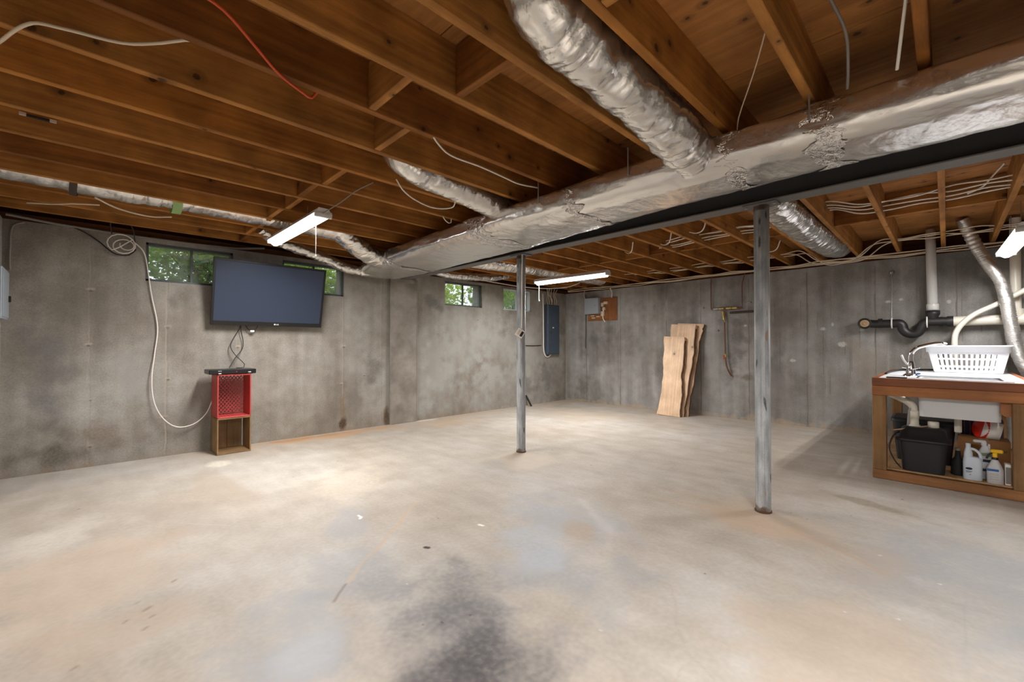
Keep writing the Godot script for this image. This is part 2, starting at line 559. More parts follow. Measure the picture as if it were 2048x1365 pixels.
func wall_texture(len: float, sd: int, c1: Color, c2: Color, which: String) -> ImageTexture:
	var w := int(len * WS)
	var h := int(TOP * WS)
	canvas(w, h)
	mottle(c1, c2, [
		[nz(w, h, 0.004, sd, FastNoiseLite.TYPE_SIMPLEX_SMOOTH, 5), 0.26, 1.2],
		[nz(w, h, 0.03, sd + 1, FastNoiseLite.TYPE_SIMPLEX_SMOOTH, 4), 0.10, 0.4],
		[stretched(w, h, w, maxi(4, h / 14), 0.03, sd + 2), 0.11 if which == "A" else 0.18, 0.2],
		[nz(w, h, 0.3, sd + 4, FastNoiseLite.TYPE_SIMPLEX_SMOOTH, 2), 0.16, 0.0]])
	if which == "A":
		# u runs from z = WALL_B to z = 0.6
		var at := func(z: float, y: float) -> Vector2:
			return Vector2((z - WALL_B) * WS, (TOP - y) * WS)
		# form joints, pale lime runs and rust below tie holes
		for j in [[0.0, 0.25], [-0.55, 0.75], [-1.15, 0.15], [-2.33, 0.7], [-2.86, 0.6], [-4.7, 0.2], [-5.9, 0.25]]:
			scratch([at.call(j[0], 0.03), at.call(j[0], 0.9), at.call(j[0], 2.0)], 0.9, c8(166, 156, 140), j[1] * 0.5, 0.7)
			scratch([at.call(j[0] - 0.014, 0.03), at.call(j[0] - 0.014, 2.1)], 0.4, c8(96, 88, 78), 0.25 * j[1] + 0.05, 0.4)
		for q in [[0.0, 1.62], [0.0, 1.12], [0.0, 0.62], [0.0, 0.2], [-0.55, 1.3], [-0.55, 0.78], [-0.55, 0.4], [-2.33, 1.1], [-2.33, 0.62], [-1.15, 1.1], [-3.8, 1.3], [-4.6, 1.55], [-5.1, 1.6], [-2.62, 0.72]]:
			var p: Vector2 = at.call(q[0] + rng.randf_range(-0.02, 0.02), q[1])
			stain(p.x, p.y, 7, 3, 0.1, c8(166, 156, 142), 0.7, 1.0)
			stain(p.x, p.y + 3, 3, 2, 0.0, c8(80, 70, 60), 0.6, 0.8)
		var r1: Vector2 = at.call(-2.33, 0.3)
		stain(r1.x, r1.y, 8, 62, 0.0, c8(124, 98, 76), 0.55, 1.5, 0.0)
		var r2: Vector2 = at.call(-2.33, 0.09)
		stain(r2.x, r2.y, 12, 20, 0.0, c8(66, 50, 38), 0.75, 1.2, 0.1)
		var r3: Vector2 = at.call(-2.95, 0.12)
		stain(r3.x, r3.y, 12, 30, 0.0, c8(74, 54, 38), 0.7, 0.7)
		# greyer, paler tone beyond the pilaster
		for k in 16:
			var p: Vector2 = at.call(-3.6 - k * 0.21, rng.randf_range(0.3, 1.6))
			stain(p.x, p.y, 70, 150, rng.randf_range(-0.2, 0.2), c8(158, 158, 153), 0.5, 1.3, 0.0)
		# dark damp blooms and pale scum
		for k in 26:
			var p: Vector2 = at.call(rng.randf_range(-6.9, 0.5), rng.randf_range(0.1, 2.1))
			stain(p.x, p.y, rng.randf_range(25, 75), rng.randf_range(30, 95), rng.randf_range(-0.3, 0.3), c8(112, 107, 100) if rng.randf() < 0.5 else c8(160, 155, 147), 0.3, 1.3, 0.0)
		for q in [[-3.75, 1.75, 40, 34, c8(84, 82, 82)], [-3.9, 0.9, 80, 110, c8(166, 165, 158)], [-4.9, 0.6, 90, 90, c8(160, 160, 154)], [-4.6, 1.15, 60, 90, c8(158, 158, 152)], [-3.55, 0.25, 50, 60, c8(168, 168, 162)], [-6.4, 0.5, 60, 70, c8(92, 90, 88)], [-5.8, 0.35, 60, 50, c8(100, 96, 92)], [-2.75, 0.75, 32, 60, c8(98, 92, 86)], [-0.1, 0.3, 70, 40, c8(112, 100, 86)], [0.25, 0.9, 40, 120, c8(106, 106, 106)], [-0.3, 0.85, 40, 60, c8(150, 148, 148)], [-0.7, 1.55, 30, 45, c8(96, 88, 78)], [-1.2, 0.6, 80, 50, c8(158, 150, 140)], [0.2, 0.15, 60, 26, c8(84, 76, 66)]]:
			var p: Vector2 = at.call(q[0], q[1])
			stain(p.x, p.y, q[2], q[3], 0.0, q[4], 0.5, 1.3, 0.0)
		# splash line along the floor
		for k in 60:
			var p: Vector2 = at.call(-6.9 + k * 0.125, 0.02)
			stain(p.x, p.y, rng.randf_range(8, 24), rng.randf_range(4, 12), 0.0, c8(146, 120, 94) if k > 14 else c8(180, 168, 150), rng.randf_range(0.1, 0.5), 1.3, 0.0)
	else:
		# u runs from x = WALL_A to x = WALL_C
		var at := func(x: float, y: float) -> Vector2:
			return Vector2((x - WALL_A) * WS, (TOP - y) * WS)
		for j in [-4.95, -4.2, -3.32, -2.75, -2.05, -1.33, -0.62, 0.08]:
			scratch([at.call(j, 0.03), at.call(j, 1.0), at.call(j, 2.1)], 1.1, c8(112, 106, 98), 0.5, 0.4)
		for k in 90:
			var x := rng.randf_range(-2.2, 2.8)
			var y0 := rng.randf_range(0.4, 1.6)
			scratch([at.call(x, y0), at.call(x, y0 + rng.randf_range(0.2, 0.7))], 0.8, c8(112, 106, 98) if rng.randf() < 0.6 else c8(160, 154, 144), 0.28, 0.15)
		for k in 34:
			var p: Vector2 = at.call(rng.randf_range(-5.4, 2.8), rng.randf_range(0.1, 2.0))
			stain(p.x, p.y, rng.randf_range(20, 50), rng.randf_range(50, 130), rng.randf_range(-0.1, 0.1), c8(90, 87, 84) if rng.randf() < 0.5 else c8(158, 158, 156), 0.42, 1.3, 0.0)
		for q in [[-4.75, 1.2, 26, 40, c8(82, 80, 80)], [-5.05, 0.35, 30, 60, c8(88, 84, 80)], [-3.32, 1.75, 7, 60, c8(178, 172, 162)], [-2.2, 1.2, 34, 110, c8(86, 82, 78)], [-2.12, 0.63, 30, 14, c8(82, 66, 48)], [-1.05, 1.28, 28, 30, c8(164, 164, 166)], [-0.72, 0.8, 44, 120, c8(150, 136, 122)], [-4.0, 0.7, 50, 90, c8(150, 148, 146)], [-3.7, 1.1, 40, 80, c8(144, 144, 142)], [-2.6, 0.9, 30, 110, c8(156, 154, 150)], [-1.7, 0.5, 60, 80, c8(146, 142, 138)], [-1.6, 1.5, 50, 60, c8(112, 106, 98)], [-0.95, 0.45, 60, 70, c8(130, 126, 120)]]:
			var p: Vector2 = at.call(q[0], q[1])
			stain(p.x, p.y, q[2], q[3], 0.0, q[4], 0.5, 1.3, 0.0)
		for q in [[-1.05, 1.38], [-1.15, 1.33], [-0.5, 1.64], [-0.38, 1.66], [0.02, 1.6], [-1.9, 1.42], [-1.95, 1.2], [-1.9, 1.75], [-0.95, 1.12], [-0.75, 1.3], [-2.1, 1.4], [-1.5, 0.9]]:
			var p: Vector2 = at.call(q[0], q[1])
			stain(p.x, p.y, rng.randf_range(4, 9), rng.randf_range(3, 7), 0.0, c8(206, 204, 200), 0.75, 0.9)
		for k in 64:
			var p: Vector2 = at.call(-5.4 + k * 0.125, 0.02)
			stain(p.x, p.y, rng.randf_range(8, 24), rng.randf_range(5, 16), 0.0, c8(176, 156, 132), 0.55, 1.0)
		stain(0.0, h * 0.5, 14, h * 0.6, 0.0, c8(150, 144, 130), 0.5, 0.8)
	return develop()

func wood_texture(dark: Color, light: Color, sd: int, knots: int, rough_sawn := 0.06) -> ImageTexture:
	var w := 1024
	var h := 256
	canvas(w, h)
	mottle(dark, light, [
		[nz_loop(w, h, 32, h, 0.05, sd, 4), 0.09, 0.7],
		[nz_loop(w, h, w, h, 0.006, sd + 1), 0.14, 0.7],
		[nz_loop(w, h, 128, h, 0.3, sd + 2, 2), 0.06, 0.2],
		[nz(w, h, 0.35, sd + 3, FastNoiseLite.TYPE_SIMPLEX_SMOOTH, 2), rough_sawn, 0.0]])
	for k in knots:
		var x := rng.randf_range(30, w - 30)
		var y := rng.randf_range(20, h - 20)
		var s := rng.randf_range(4, 9)
		stain(x, y, s * 3.2, s * 2.2, 0.0, dark.darkened(0.25), 0.45, 0.7)
		stain(x, y, s, s * 0.95, 0.0, dark.darkened(0.55), 0.85, 0.4)
	return develop()

func make_materials() -> void:
	var wood := wood_texture(c8(134, 88, 40), c8(170, 118, 58), 31, 11)
	for k in [["joist", c8(255, 255, 255)], ["joist_dark", c8(210, 196, 178)], ["joist_pale", c8(255, 246, 226)], ["sill", c8(140, 118, 100)]]:
		var m := std(k[0], k[1], 0.72)
		m.albedo_texture = wood
		m.metallic_specular = 0.35
	var ply := std("ply", c8(255, 255, 255), 0.75)
	ply.albedo_texture = wood_texture(c8(150, 98, 46), c8(180, 124, 64), 57, 14)
	var pale := wood_texture(c8(212, 176, 142), c8(228, 198, 166), 83, 3, 0.04)
	std("slab", c8(255, 255, 255), 0.6).albedo_texture = pale
	std("bark", c8(84, 58, 36), 0.9)
	var fir := wood_texture(c8(172, 140, 102), c8(202, 170, 130), 97, 5)
	std("bench_leg", c8(186, 168, 140), 0.7).albedo_texture = fir
	std("bench_edge", c8(184, 128, 96), 0.5).albedo_texture = fir
	std("bench_rail", c8(226, 174, 124), 0.5).albedo_texture = fir
	std("bench_skirt", c8(200, 166, 132), 0.65).albedo_texture = fir
	std("shelf", c8(230, 220, 204), 0.7).albedo_texture = fir
	std("crate_wood", c8(184, 174, 154), 0.7).albedo_texture = fir
	std("board", c8(186, 142, 100), 0.65).albedo_texture = fir
	# concrete
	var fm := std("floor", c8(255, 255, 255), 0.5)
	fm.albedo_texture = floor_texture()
	fm.metallic_specular = 0.45
	fm.roughness = 0.58
	var wa := std("wall_a", c8(255, 255, 255), 0.85)
	wa.albedo_texture = wall_texture(0.6 - WALL_B, 101, c8(140, 132, 121), c8(146, 143, 137), "A")
	var wb := std("wall_b", c8(255, 255, 255), 0.85)
	wb.albedo_texture = wall_texture(WALL_C - WALL_A, 205, c8(136, 132, 125), c8(145, 144, 142), "B")
	for m in [wa, wb]:
		m.metallic_specular = 0.35
	var wc := std("wall_plain", c8(255, 255, 255), 0.85)
	canvas(512, 512)
	mottle(c8(136, 128, 117), c8(146, 141, 134), [[nz(512, 512, 0.008, 61, FastNoiseLite.TYPE_SIMPLEX_SMOOTH, 4), 0.26, 1.0], [nz(512, 512, 0.05, 62), 0.05, 0.2], [nz(512, 512, 0.3, 63), 0.05, 0.0]])
	wc.albedo_texture = develop()
	wc.metallic_specular = 0.35
	wc.uv1_triplanar = true
	wc.uv1_world_triplanar = true
	wc.uv1_scale = Vector3(0.5, 0.5, 0.5)
	std("soil", c8(92, 84, 66), 0.95)
	std("outer_concrete", c8(168, 166, 160), 0.9)
	# metal
	std("beam", c8(54, 56, 59), 0.55, 0.0)  # web and upper flange: shade under the joists put into the paint colour
	std("flange_lit", c8(98, 96, 94), 0.6, 0.0)  # same paint made lighter, light from the floor put into the colour
	var pm := std("post", c8(255, 255, 255), 0.5, 0.0)
	canvas(256, 512)
	mottle(c8(146, 149, 152), c8(168, 170, 171), [[nz(256, 512, 0.015, 44), 0.2, 1.0], [stretched(256, 512, 256, 30, 0.06, 45), 0.16, 0.5], [nz(256, 512, 0.2, 46), 0.12, 0.0]])
	for k in 22:
		stain(rng.randf() * 256, rng.randf() * 512, rng.randf_range(3, 16), rng.randf_range(3, 12), rng.randf() * 3.0, c8(52, 52, 54) if rng.randf() < 0.7 else c8(150, 122, 100), 0.75, 1.2)
	for k in 12:
		stain(rng.randf() * 256, 504 + rng.randf() * 8, rng.randf_range(10, 40), rng.randf_range(3, 9), 0.0, c8(92, 74, 60), 0.6, 1.4)
	pm.albedo_texture = develop()
	# foil: crumpled aluminium facing
	var fn := FastNoiseLite.new()
	fn.noise_type = FastNoiseLite.TYPE_CELLULAR
	fn.cellular_return_type = FastNoiseLite.RETURN_DISTANCE2_SUB
	fn.frequency = 0.03
	fn.domain_warp_enabled = true
	fn.domain_warp_amplitude = 22.0
	fn.seed = 8
	var cr := fn.get_seamless_image(512, 512)
	cr.bump_map_to_normal_map(9.0)
	var crt := ImageTexture.create_from_image(cr)
	var sf := FastNoiseLite.new()
	sf.noise_type = FastNoiseLite.TYPE_SIMPLEX_SMOOTH
	sf.frequency = 0.012
	sf.fractal_octaves = 5
	sf.seed = 12
	var si := sf.get_seamless_image(512, 512)
	si.bump_map_to_normal_map(5.0)
	var sit := ImageTexture.create_from_image(si)
	for k in [["foil", 0.27, sit, 0.45, Vector3(1.4, 1.4, 1)], ["foil_flex", 0.24, sit, 0.6, Vector3(2, 1, 1)], ["foil_tape", 0.13, crt, 1.4, Vector3(1.3, 0.7, 1)], ["foil_dryer", 0.46, sit, 0.4, Vector3(3, 2, 1)]]:
		var m := std(k[0], c8(222, 220, 216), k[1], 0.92)
		m.normal_enabled = true
		m.normal_texture = k[2]
		m.normal_scale = k[3]
		m.uv1_scale = k[4]
	std("green_tape", c8(138, 172, 108), 0.5)
	std("chrome", c8(226, 228, 230), 0.12, 1.0)
	std("galvanised", c8(168, 168, 166), 0.4, 0.7)
	std("copper", c8(116, 80, 60), 0.45, 0.5)
	std("brass", c8(178, 160, 92), 0.35, 0.6)
	std("dark_pipe", c8(66, 56, 48), 0.6, 0.3)
	# plastics and paint
	std("pvc", c8(228, 222, 208), 0.35)
	std("pvc_grey", c8(205, 205, 202), 0.35)
	std("abs", c8(34, 32, 33), 0.45)
	std("white", c8(214, 216, 220), 0.4)
	std("basin_white", c8(216, 218, 220), 0.4)
	std("lamp_white", c8(232, 232, 230), 0.45)
	std("laminate", c8(226, 228, 231), 0.3)
	std("black", c8(20, 20, 22), 0.35)
	std("matt_black", c8(26, 26, 27), 0.75)
	std("tub_black", c8(30, 30, 33), 0.5)
	std("screen", c8(46, 55, 72), 0.25)
	std("red", c8(180, 66, 62), 0.45)
	std("red_bright", c8(226, 40, 24), 0.35)
	std("cable_white", c8(226, 220, 210), 0.5)
	std("cable_cream", c8(206, 190, 166), 0.55)
	std("cable_black", c8(30, 27, 25), 0.5)
	std("cable_grey", c8(126, 120, 112), 0.55)
	std("orange_cord", c8(196, 70, 22), 0.5)
	std("panel_blue", c8(72, 84, 98), 0.45, 0.2)
	std("box_grey", c8(168, 178, 188), 0.45, 0.1)
	std("window_frame", c8(82, 88, 86), 0.5, 0.3)
	std("window_frame_white", c8(206, 214, 214), 0.5)
	std("kraft", c8(150, 104, 60), 0.8)
	std("yellow", c8(238, 190, 22), 0.4)
	std("jug", c8(206, 216, 228), 0.4)
	std("clear_jug", c8(196, 196, 198), 0.4)
	std("print_blue", c8(34, 92, 160), 0.5)
	std("print_dark", c8(34, 38, 58), 0.5)
	std("print_green", c8(124, 150, 104), 0.5)
	std("purple", c8(62, 44, 84), 0.6)
	std("tag_white", c8(236, 234, 228), 0.6)
	std("stone_tan", c8(176, 150, 116), 0.8)
	var g := std("glass", Color(0.9, 0.95, 0.93, 0.1), 0.03)
	g.transparency = BaseMaterial3D.TRANSPARENCY_ALPHA
	var led := std("led", c8(255, 50, 40), 0.4)
	led.emission_enabled = true
	led.emission = c8(255, 40, 30)
	led.emission_energy_multiplier = 1.5
	var glow := std("tube_glow", c8(250, 250, 250), 0.4)
	glow.emission_enabled = true
	glow.emission = c8(255, 252, 248)
	glow.emission_energy_multiplier = 4.0
	for k in [["leaf", c8(96, 146, 52)], ["leaf_dark", c8(52, 96, 44)], ["leaf_yellow", c8(176, 196, 70)]]:
		var m := std(k[0], k[1], 0.5)
		m.backlight_enabled = true
		m.backlight = Color(0.7, 0.8, 0.3)
		m.cull_mode = BaseMaterial3D.CULL_DISABLED
	std("twig", c8(70, 52, 38), 0.9)
	std("siding", c8(226, 228, 226), 0.8)

# ---------------------------------------------------------------- the room
# a slab wall with openings; u along the wall, v up; at(u, v, w) gives the point, w = 0 inside
func wall_slab(st: SurfaceTool, u0: float, u1: float, v0: float, v1: float, thick: float, holes: Array, at: Callable, len0: float, len1: float) -> void:
	st.set_smooth_group(-1)
	var us := [u0, u1]
	var vs := [v0, v1]
	for h in holes:
		us.append_array([h[0], h[1]])
		vs.append_array([h[2], h[3]])
	us.sort()
	vs.sort()
	var uv := func(u: float, v: float) -> Vector2:
		return Vector2((u - len0) / (len1 - len0), (TOP - v) / TOP)
	var inward: Vector3 = at.call(0.0, 0.0, 0.0) - at.call(0.0, 0.0, 1.0)
	for i in us.size() - 1:
		for j in vs.size() - 1:
			var a: float = us[i]
			var b: float = us[i + 1]
			var c: float = vs[j]
			var d: float = vs[j + 1]
			if b - a < 1e-5 or d - c < 1e-5:
				continue
			var open := false
			for h in holes:
				if a >= h[0] - 1e-5 and b <= h[1] + 1e-5 and c >= h[2] - 1e-5 and d <= h[3] + 1e-5:
					open = true
			if open:
				continue
			for w in [0.0, thick]:
				quad(st, at.call(a, c, w), at.call(b, c, w), at.call(b, d, w), at.call(a, d, w), inward * (1.0 if w == 0.0 else -1.0), uv.call(a, c), uv.call(b, c), uv.call(b, d), uv.call(a, d))
	var rims := holes.duplicate()
	rims.append([u0, u1, v0, v1])
	for k in rims.size():
		var h: Array = rims[k]
		var sg := 1.0 if k < holes.size() else -1.0
		var mid: Vector3 = at.call((h[0] + h[1]) * 0.5, (h[2] + h[3]) * 0.5, thick * 0.5)
		for e in [[h[0], h[2], h[1], h[2]], [h[0], h[3], h[1], h[3]], [h[0], h[2], h[0], h[3]], [h[1], h[2], h[1], h[3]]]:
			var p: Vector3 = at.call(e[0], e[1], 0.0)
			var q: Vector3 = at.call(e[2], e[3], 0.0)
			var r: Vector3 = at.call(e[2], e[3], thick)
			var s: Vector3 = at.call(e[0], e[1], thick)
			quad(st, p, q, r, s, (mid - (p + r) * 0.5) * sg, uv.call(e[0], e[1]), uv.call(e[2], e[3]), uv.call(e[2], e[3] + 0.1), uv.call(e[0], e[1] + 0.1))

const WINDOWS := [[-1.115, -0.385], [-2.34, -1.61], [-4.69, -3.93], [-5.9, -5.18]]

func make_room() -> void:
	var st := new_st()
	st.set_smooth_group(-1)
	var c := [Vector3(WALL_A, 0, WALL_B), Vector3(WALL_C, 0, WALL_B), Vector3(WALL_C, 0, WALL_D), Vector3(WALL_A, 0, WALL_D)]
	quad(st, c[0], c[1], c[2], c[3], Vector3.UP, Vector2(0, 0), Vector2(1, 0), Vector2(1, 1), Vector2(0, 1))
	var low := Vector3(0, -0.15, 0)
	quad(st, c[0] + low, c[1] + low, c[2] + low, c[3] + low, Vector3.DOWN)
	for k in 4:
		quad(st, c[k], c[(k + 1) % 4], c[(k + 1) % 4] + low, c[k] + low, (c[k] + c[(k + 1) % 4]) * 0.5 - Vector3(-1.2, 0, -2.2))
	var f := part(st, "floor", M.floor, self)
	f.set_meta("kind", "structure")
	f.set_meta("label", "worn beige and grey concrete slab floor")
	# wall with the windows
	var wl := setting("wall_left", "poured concrete wall with four small windows near its top")
	st = new_st()
	var holes := []
	for w in WINDOWS:
		holes.append([w[0], w[1], 1.735, 2.115])
	wall_slab(st, WALL_B - 0.25, 0.52, -0.1, TOP, 0.25, holes, func(u: float, v: float, w: float) -> Vector3: return Vector3(WALL_A - w, v, u), WALL_B, 0.6)
	part(st, "wall_face", M.wall_a, wl)
	st = new_st()
	box(st, Vector3(WALL_A + 0.02, 1.03, -3.195), Vector3(0.045, 2.06, 0.41), 0.006)
	part(st, "pilaster", M.wall_plain, wl)
	for z in [-2.985, -3.405]:
		st = new_st()
		box(st, Vector3(WALL_A + 0.04, 1.03, z), Vector3(0.012, 2.05, 0.016), 0.004)
		part(st, "form_ridge", M.wall_plain, wl)
	# short return of the wall at the left edge of the picture
	st = new_st()
	wall_slab(st, WALL_A - 0.25, -4.6, -0.1, TOP, 0.25, [], func(u: float, v: float, w: float) -> Vector3: return Vector3(u, v, 0.52 + w), WALL_A, WALL_C)
	part(st, "wall_return", M.wall_b, wl)
	st = new_st()
	wall_slab(st, 0.77, WALL_D + 0.25, -0.1, TOP, 0.25, [], func(u: float, v: float, w: float) -> Vector3: return Vector3(-4.6 - w, v, u), WALL_B, 0.6)
	part(st, "wall_recess", M.wall_plain, wl)
	# other walls
	for k in [["wall_back", "grey poured concrete back wall with form marks", "b"], ["wall_right", "concrete wall to the right, outside the picture", "c"], ["wall_front", "concrete wall behind the camera", "d"]]:
		st = new_st()
		var m: Material = M.wall_plain
		if k[2] == "b":
			wall_slab(st, WALL_A, WALL_C, -0.1, TOP, 0.25, [], func(u: float, v: float, w: float) -> Vector3: return Vector3(u, v, WALL_B - w), WALL_A, WALL_C)
			m = M.wall_b
		elif k[2] == "c":
			wall_slab(st, WALL_B - 0.25, WALL_D + 0.25, -0.1, TOP, 0.25, [], func(u: float, v: float, w: float) -> Vector3: return Vector3(WALL_C + w, v, u), WALL_B, WALL_D)
		else:
			wall_slab(st, -4.85, WALL_C, -0.1, TOP, 0.25, [], func(u: float, v: float, w: float) -> Vector3: return Vector3(u, v, WALL_D + w), WALL_A, WALL_C)
		var o := part(st, k[0], m, self)
		o.set_meta("kind", "structure")
		o.set_meta("label", k[1])
	# windows
	var i := 0
	for w in WINDOWS:
		i += 1
		var wn := setting("window_%d" % i, ["small sliding basement window left of the television", "small sliding basement window behind the television's right end", "small window right of the concrete pilaster", "small window behind the far steel post"][i - 1], Vector3(WALL_A - 0.06, 1.925, (w[0] + w[1]) * 0.5))
		var hw: float = (w[1] - w[0]) * 0.5
		var fm: Material = M.window_frame_white if i == 4 else M.window_frame
		st = new_st()
		for s in [-1.0, 1.0]:
			box(st, Vector3(0, 0, s * (hw - 0.012)), Vector3(0.06, 0.38, 0.024), 0.002)
			box(st, Vector3(0, s * 0.178, 0), Vector3(0.06, 0.024, hw * 2.0), 0.002)
		var frame := part(st, "frame", fm, wn)
		box_part(Vector3(0.012, 0, 0.0), Vector3(0.026, 0.34, 0.022), "mullion", fm, frame)
		for s in [-1.0, 1.0]:
			box_part(Vector3(-0.012 * s, 0, s * (hw - 0.02) * 0.5), Vector3(0.004, 0.34, hw - 0.03), "pane", M.glass, frame, 0.0005)

func make_ceiling() -> void:
	var ce := setting("ceiling", "open ceiling of wooden joists under plywood subfloor")
	# plywood sheets, long side across the joists
	var st: SurfaceTool
	var row := 0
	var z := WALL_B - 0.25
	while z < WALL_D + 0.25:
		var z1 := minf(z + 1.217, WALL_D + 0.25)
		var x := WALL_A - 0.25 - (0.0 if row % 2 == 0 else 1.22)
		while x < WALL_C + 0.25:
			var xa := maxf(x, WALL_A - 0.25)
			var xb := minf(x + 2.437, WALL_C + 0.25)
			if xb - xa > 0.05:
				box_part(Vector3((xa + xb) * 0.5, DECK + 0.009, (z + z1) * 0.5), Vector3(xb - xa - 0.003, 0.018, z1 - z - 0.003), "sheet", M.ply, ce, 0.001, Basis.IDENTITY, Vector2(rng.randf(), rng.randf()))
			x += 2.44
		z += 1.22
		row += 1
	# floor above, so that no daylight leaks through the joints
	box_part(Vector3((WALL_A + WALL_C) * 0.5, DECK + 0.04, (WALL_B + WALL_D) * 0.5), Vector3(WALL_C - WALL_A + 0.6, 0.03, WALL_D - WALL_B + 0.6), "upper_floor", M.ply, ce, 0.001)
	# joists, lapped over the beam
	var mats := [M.joist, M.joist, M.joist_pale, M.joist_dark, M.joist]
	for n in range(-8, 15):
		var x := -0.036 - PITCH * n - 0.019
		var z0 := -3.31
		var z1 := WALL_D + 0.2
		box_part(Vector3(x, JOIST + 0.1175, (z0 + z1) * 0.5), Vector3(0.038, 0.2345, z1 - z0), "joist", mats[(n * 7 + 3) % 5], ce, 0.003, Basis.IDENTITY, Vector2(rng.randf(), rng.randf()))
		z0 = WALL_B - 0.2
		z1 = -3.08
		box_part(Vector3(x + 0.0385, JOIST + 0.1175, (z0 + z1) * 0.5), Vector3(0.038, 0.2345, z1 - z0), "joist", mats[(n * 5 + 1) % 5], ce, 0.003, Basis.IDENTITY, Vector2(rng.randf(), rng.randf()))
	# solid blocking between the joists
	var zs := {0: -0.95, 1: -1.2, 2: -0.92, 3: -1.18, 4: -0.95, 5: -1.17, 6: -1.12, 7: -1.16, 8: -1.12, 9: -1.15, 10: -1.12, 11: -1.14, 12: -1.12, 13: -1.15}
	for n in range(-8, 14):
		var xa := -0.036 - PITCH * n - 0.038
		var zb: float = zs.get(n, -1.1)
		if n != 2 and n != 6:
			box_part(Vector3(xa - (PITCH - 0.038) * 0.5, JOIST + 0.115, zb), Vector3(PITCH - 0.039, 0.222, 0.038), "blocking", mats[absi(n) % 5], ce, 0.003, Basis.IDENTITY, Vector2(rng.randf(), rng.randf()))
		if n == 4:
			box_part(Vector3(xa - (PITCH - 0.038) * 0.5, JOIST + 0.16, zb - 0.045), Vector3(PITCH - 0.039, 0.13, 0.038), "blocking", mats[0], ce, 0.003)
		if n != 2 and n != 11:
			box_part(Vector3(xa + 0.0385 - (PITCH - 0.038) * 0.5, JOIST + 0.125, -5.05 - 0.04 * (absi(n) % 2)), Vector3(PITCH - 0.039, 0.2, 0.038), "blocking", mats[absi(n + 2) % 5], ce, 0.003, Basis.IDENTITY, Vector2(rng.randf(), rng.randf()))
	# sill plates and rim joists on top of the concrete
	for k in [[Vector3(WALL_A - 0.09, TOP + 0.0325, (WALL_B + 0.77) * 0.5), Vector3(0.14, 0.065, 0.77 - WALL_B + 0.4), "sill_plate"], [Vector3((WALL_A + WALL_C) * 0.5, TOP + 0.0325, WALL_B - 0.09), Vector3(WALL_C - WALL_A + 0.02, 0.065, 0.14), "sill_plate"], [Vector3(WALL_C + 0.09, TOP + 0.0325, (WALL_B + WALL_D) * 0.5), Vector3(0.14, 0.065, WALL_D - WALL_B + 0.4), "sill_plate"], [Vector3(-0.9, TOP + 0.0325, WALL_D + 0.09), Vector3(7.7, 0.065, 0.14), "sill_plate"],
		[Vector3(WALL_A - 0.22, JOIST + 0.1175, -2.2), Vector3(0.06, 0.235, 10.0), "rim_joist"], [Vector3(-1.2, JOIST + 0.1175, WALL_B - 0.22), Vector3(8.9, 0.235, 0.04), "rim_joist"], [Vector3(WALL_C + 0.22, JOIST + 0.1175, -2.2), Vector3(0.06, 0.235, 10.0), "rim_joist"], [Vector3(-1.2, JOIST + 0.1175, WALL_D + 0.22), Vector3(8.9, 0.235, 0.04), "rim_joist"]]:
		box_part(k[0], k[1], k[2], M.sill, ce, 0.003)

# ---------------------------------------------------------------- garden outside the windows
func leaf_mesh() -> ArrayMesh:
	var st := new_st()
	st.set_smooth_group(-1)
	var a := Vector3(0, 0, 0)
	var b := Vector3(0.018, 0.03, 0.006)
	var c := Vector3(0, 0.075, -0.004)
	var d := Vector3(-0.018, 0.03, 0.006)
	tri(st, a, b, c, Vector3(0, 0, 1))
	tri(st, a, c, d, Vector3(0, 0, 1))
	return done(st)

func shrub(at: Vector3, size: Vector3, count: int, m: Material, label: String, leaf: ArrayMesh) -> void:
	var t := thing("shrub", label, "shrub", at, "shrubs outside the windows")
	var st := new_st()
	for k in 7:
		var tip := Vector3(rng.randf_range(-0.7, 0.7) * size.x, rng.randf_range(0.5, 0.9) * size.y, rng.randf_range(-0.7, 0.7) * size.z)
		tube(st, smooth_path([Vector3.ZERO, Vector3(tip.x * 0.3, tip.y * 0.5, tip.z * 0.3), tip], 0.12), func(u: float, _a: float) -> float: return lerpf(0.018, 0.005, u), 5)
	part(st, "branches", M.twig, t)
	var mm := MultiMesh.new()
	mm.transform_format = MultiMesh.TRANSFORM_3D
	mm.mesh = leaf
	mm.instance_count = count
	for k in count:
		var d := Vector3(rng.randfn(), rng.randfn(), rng.randfn()).normalized() * pow(rng.randf(), 0.5)
		var p := Vector3(d.x * size.x, size.y * 0.55 + d.y * size.y * 0.5, d.z * size.z)
		var bs := Basis.from_euler(Vector3(rng.randf_range(-1.6, 1.6), rng.randf() * TAU, rng.randf_range(-1.6, 1.6))).scaled(Vector3.ONE * rng.randf_range(0.8, 1.9))
		mm.set_instance_transform(k, Transform3D(bs, p))
	var mi := MultiMeshInstance3D.new()
	mi.name = "foliage"
	mi.multimesh = mm
	mi.material_override = m
	mi.set_meta("kind", "stuff")
	t.add_child(mi, true)

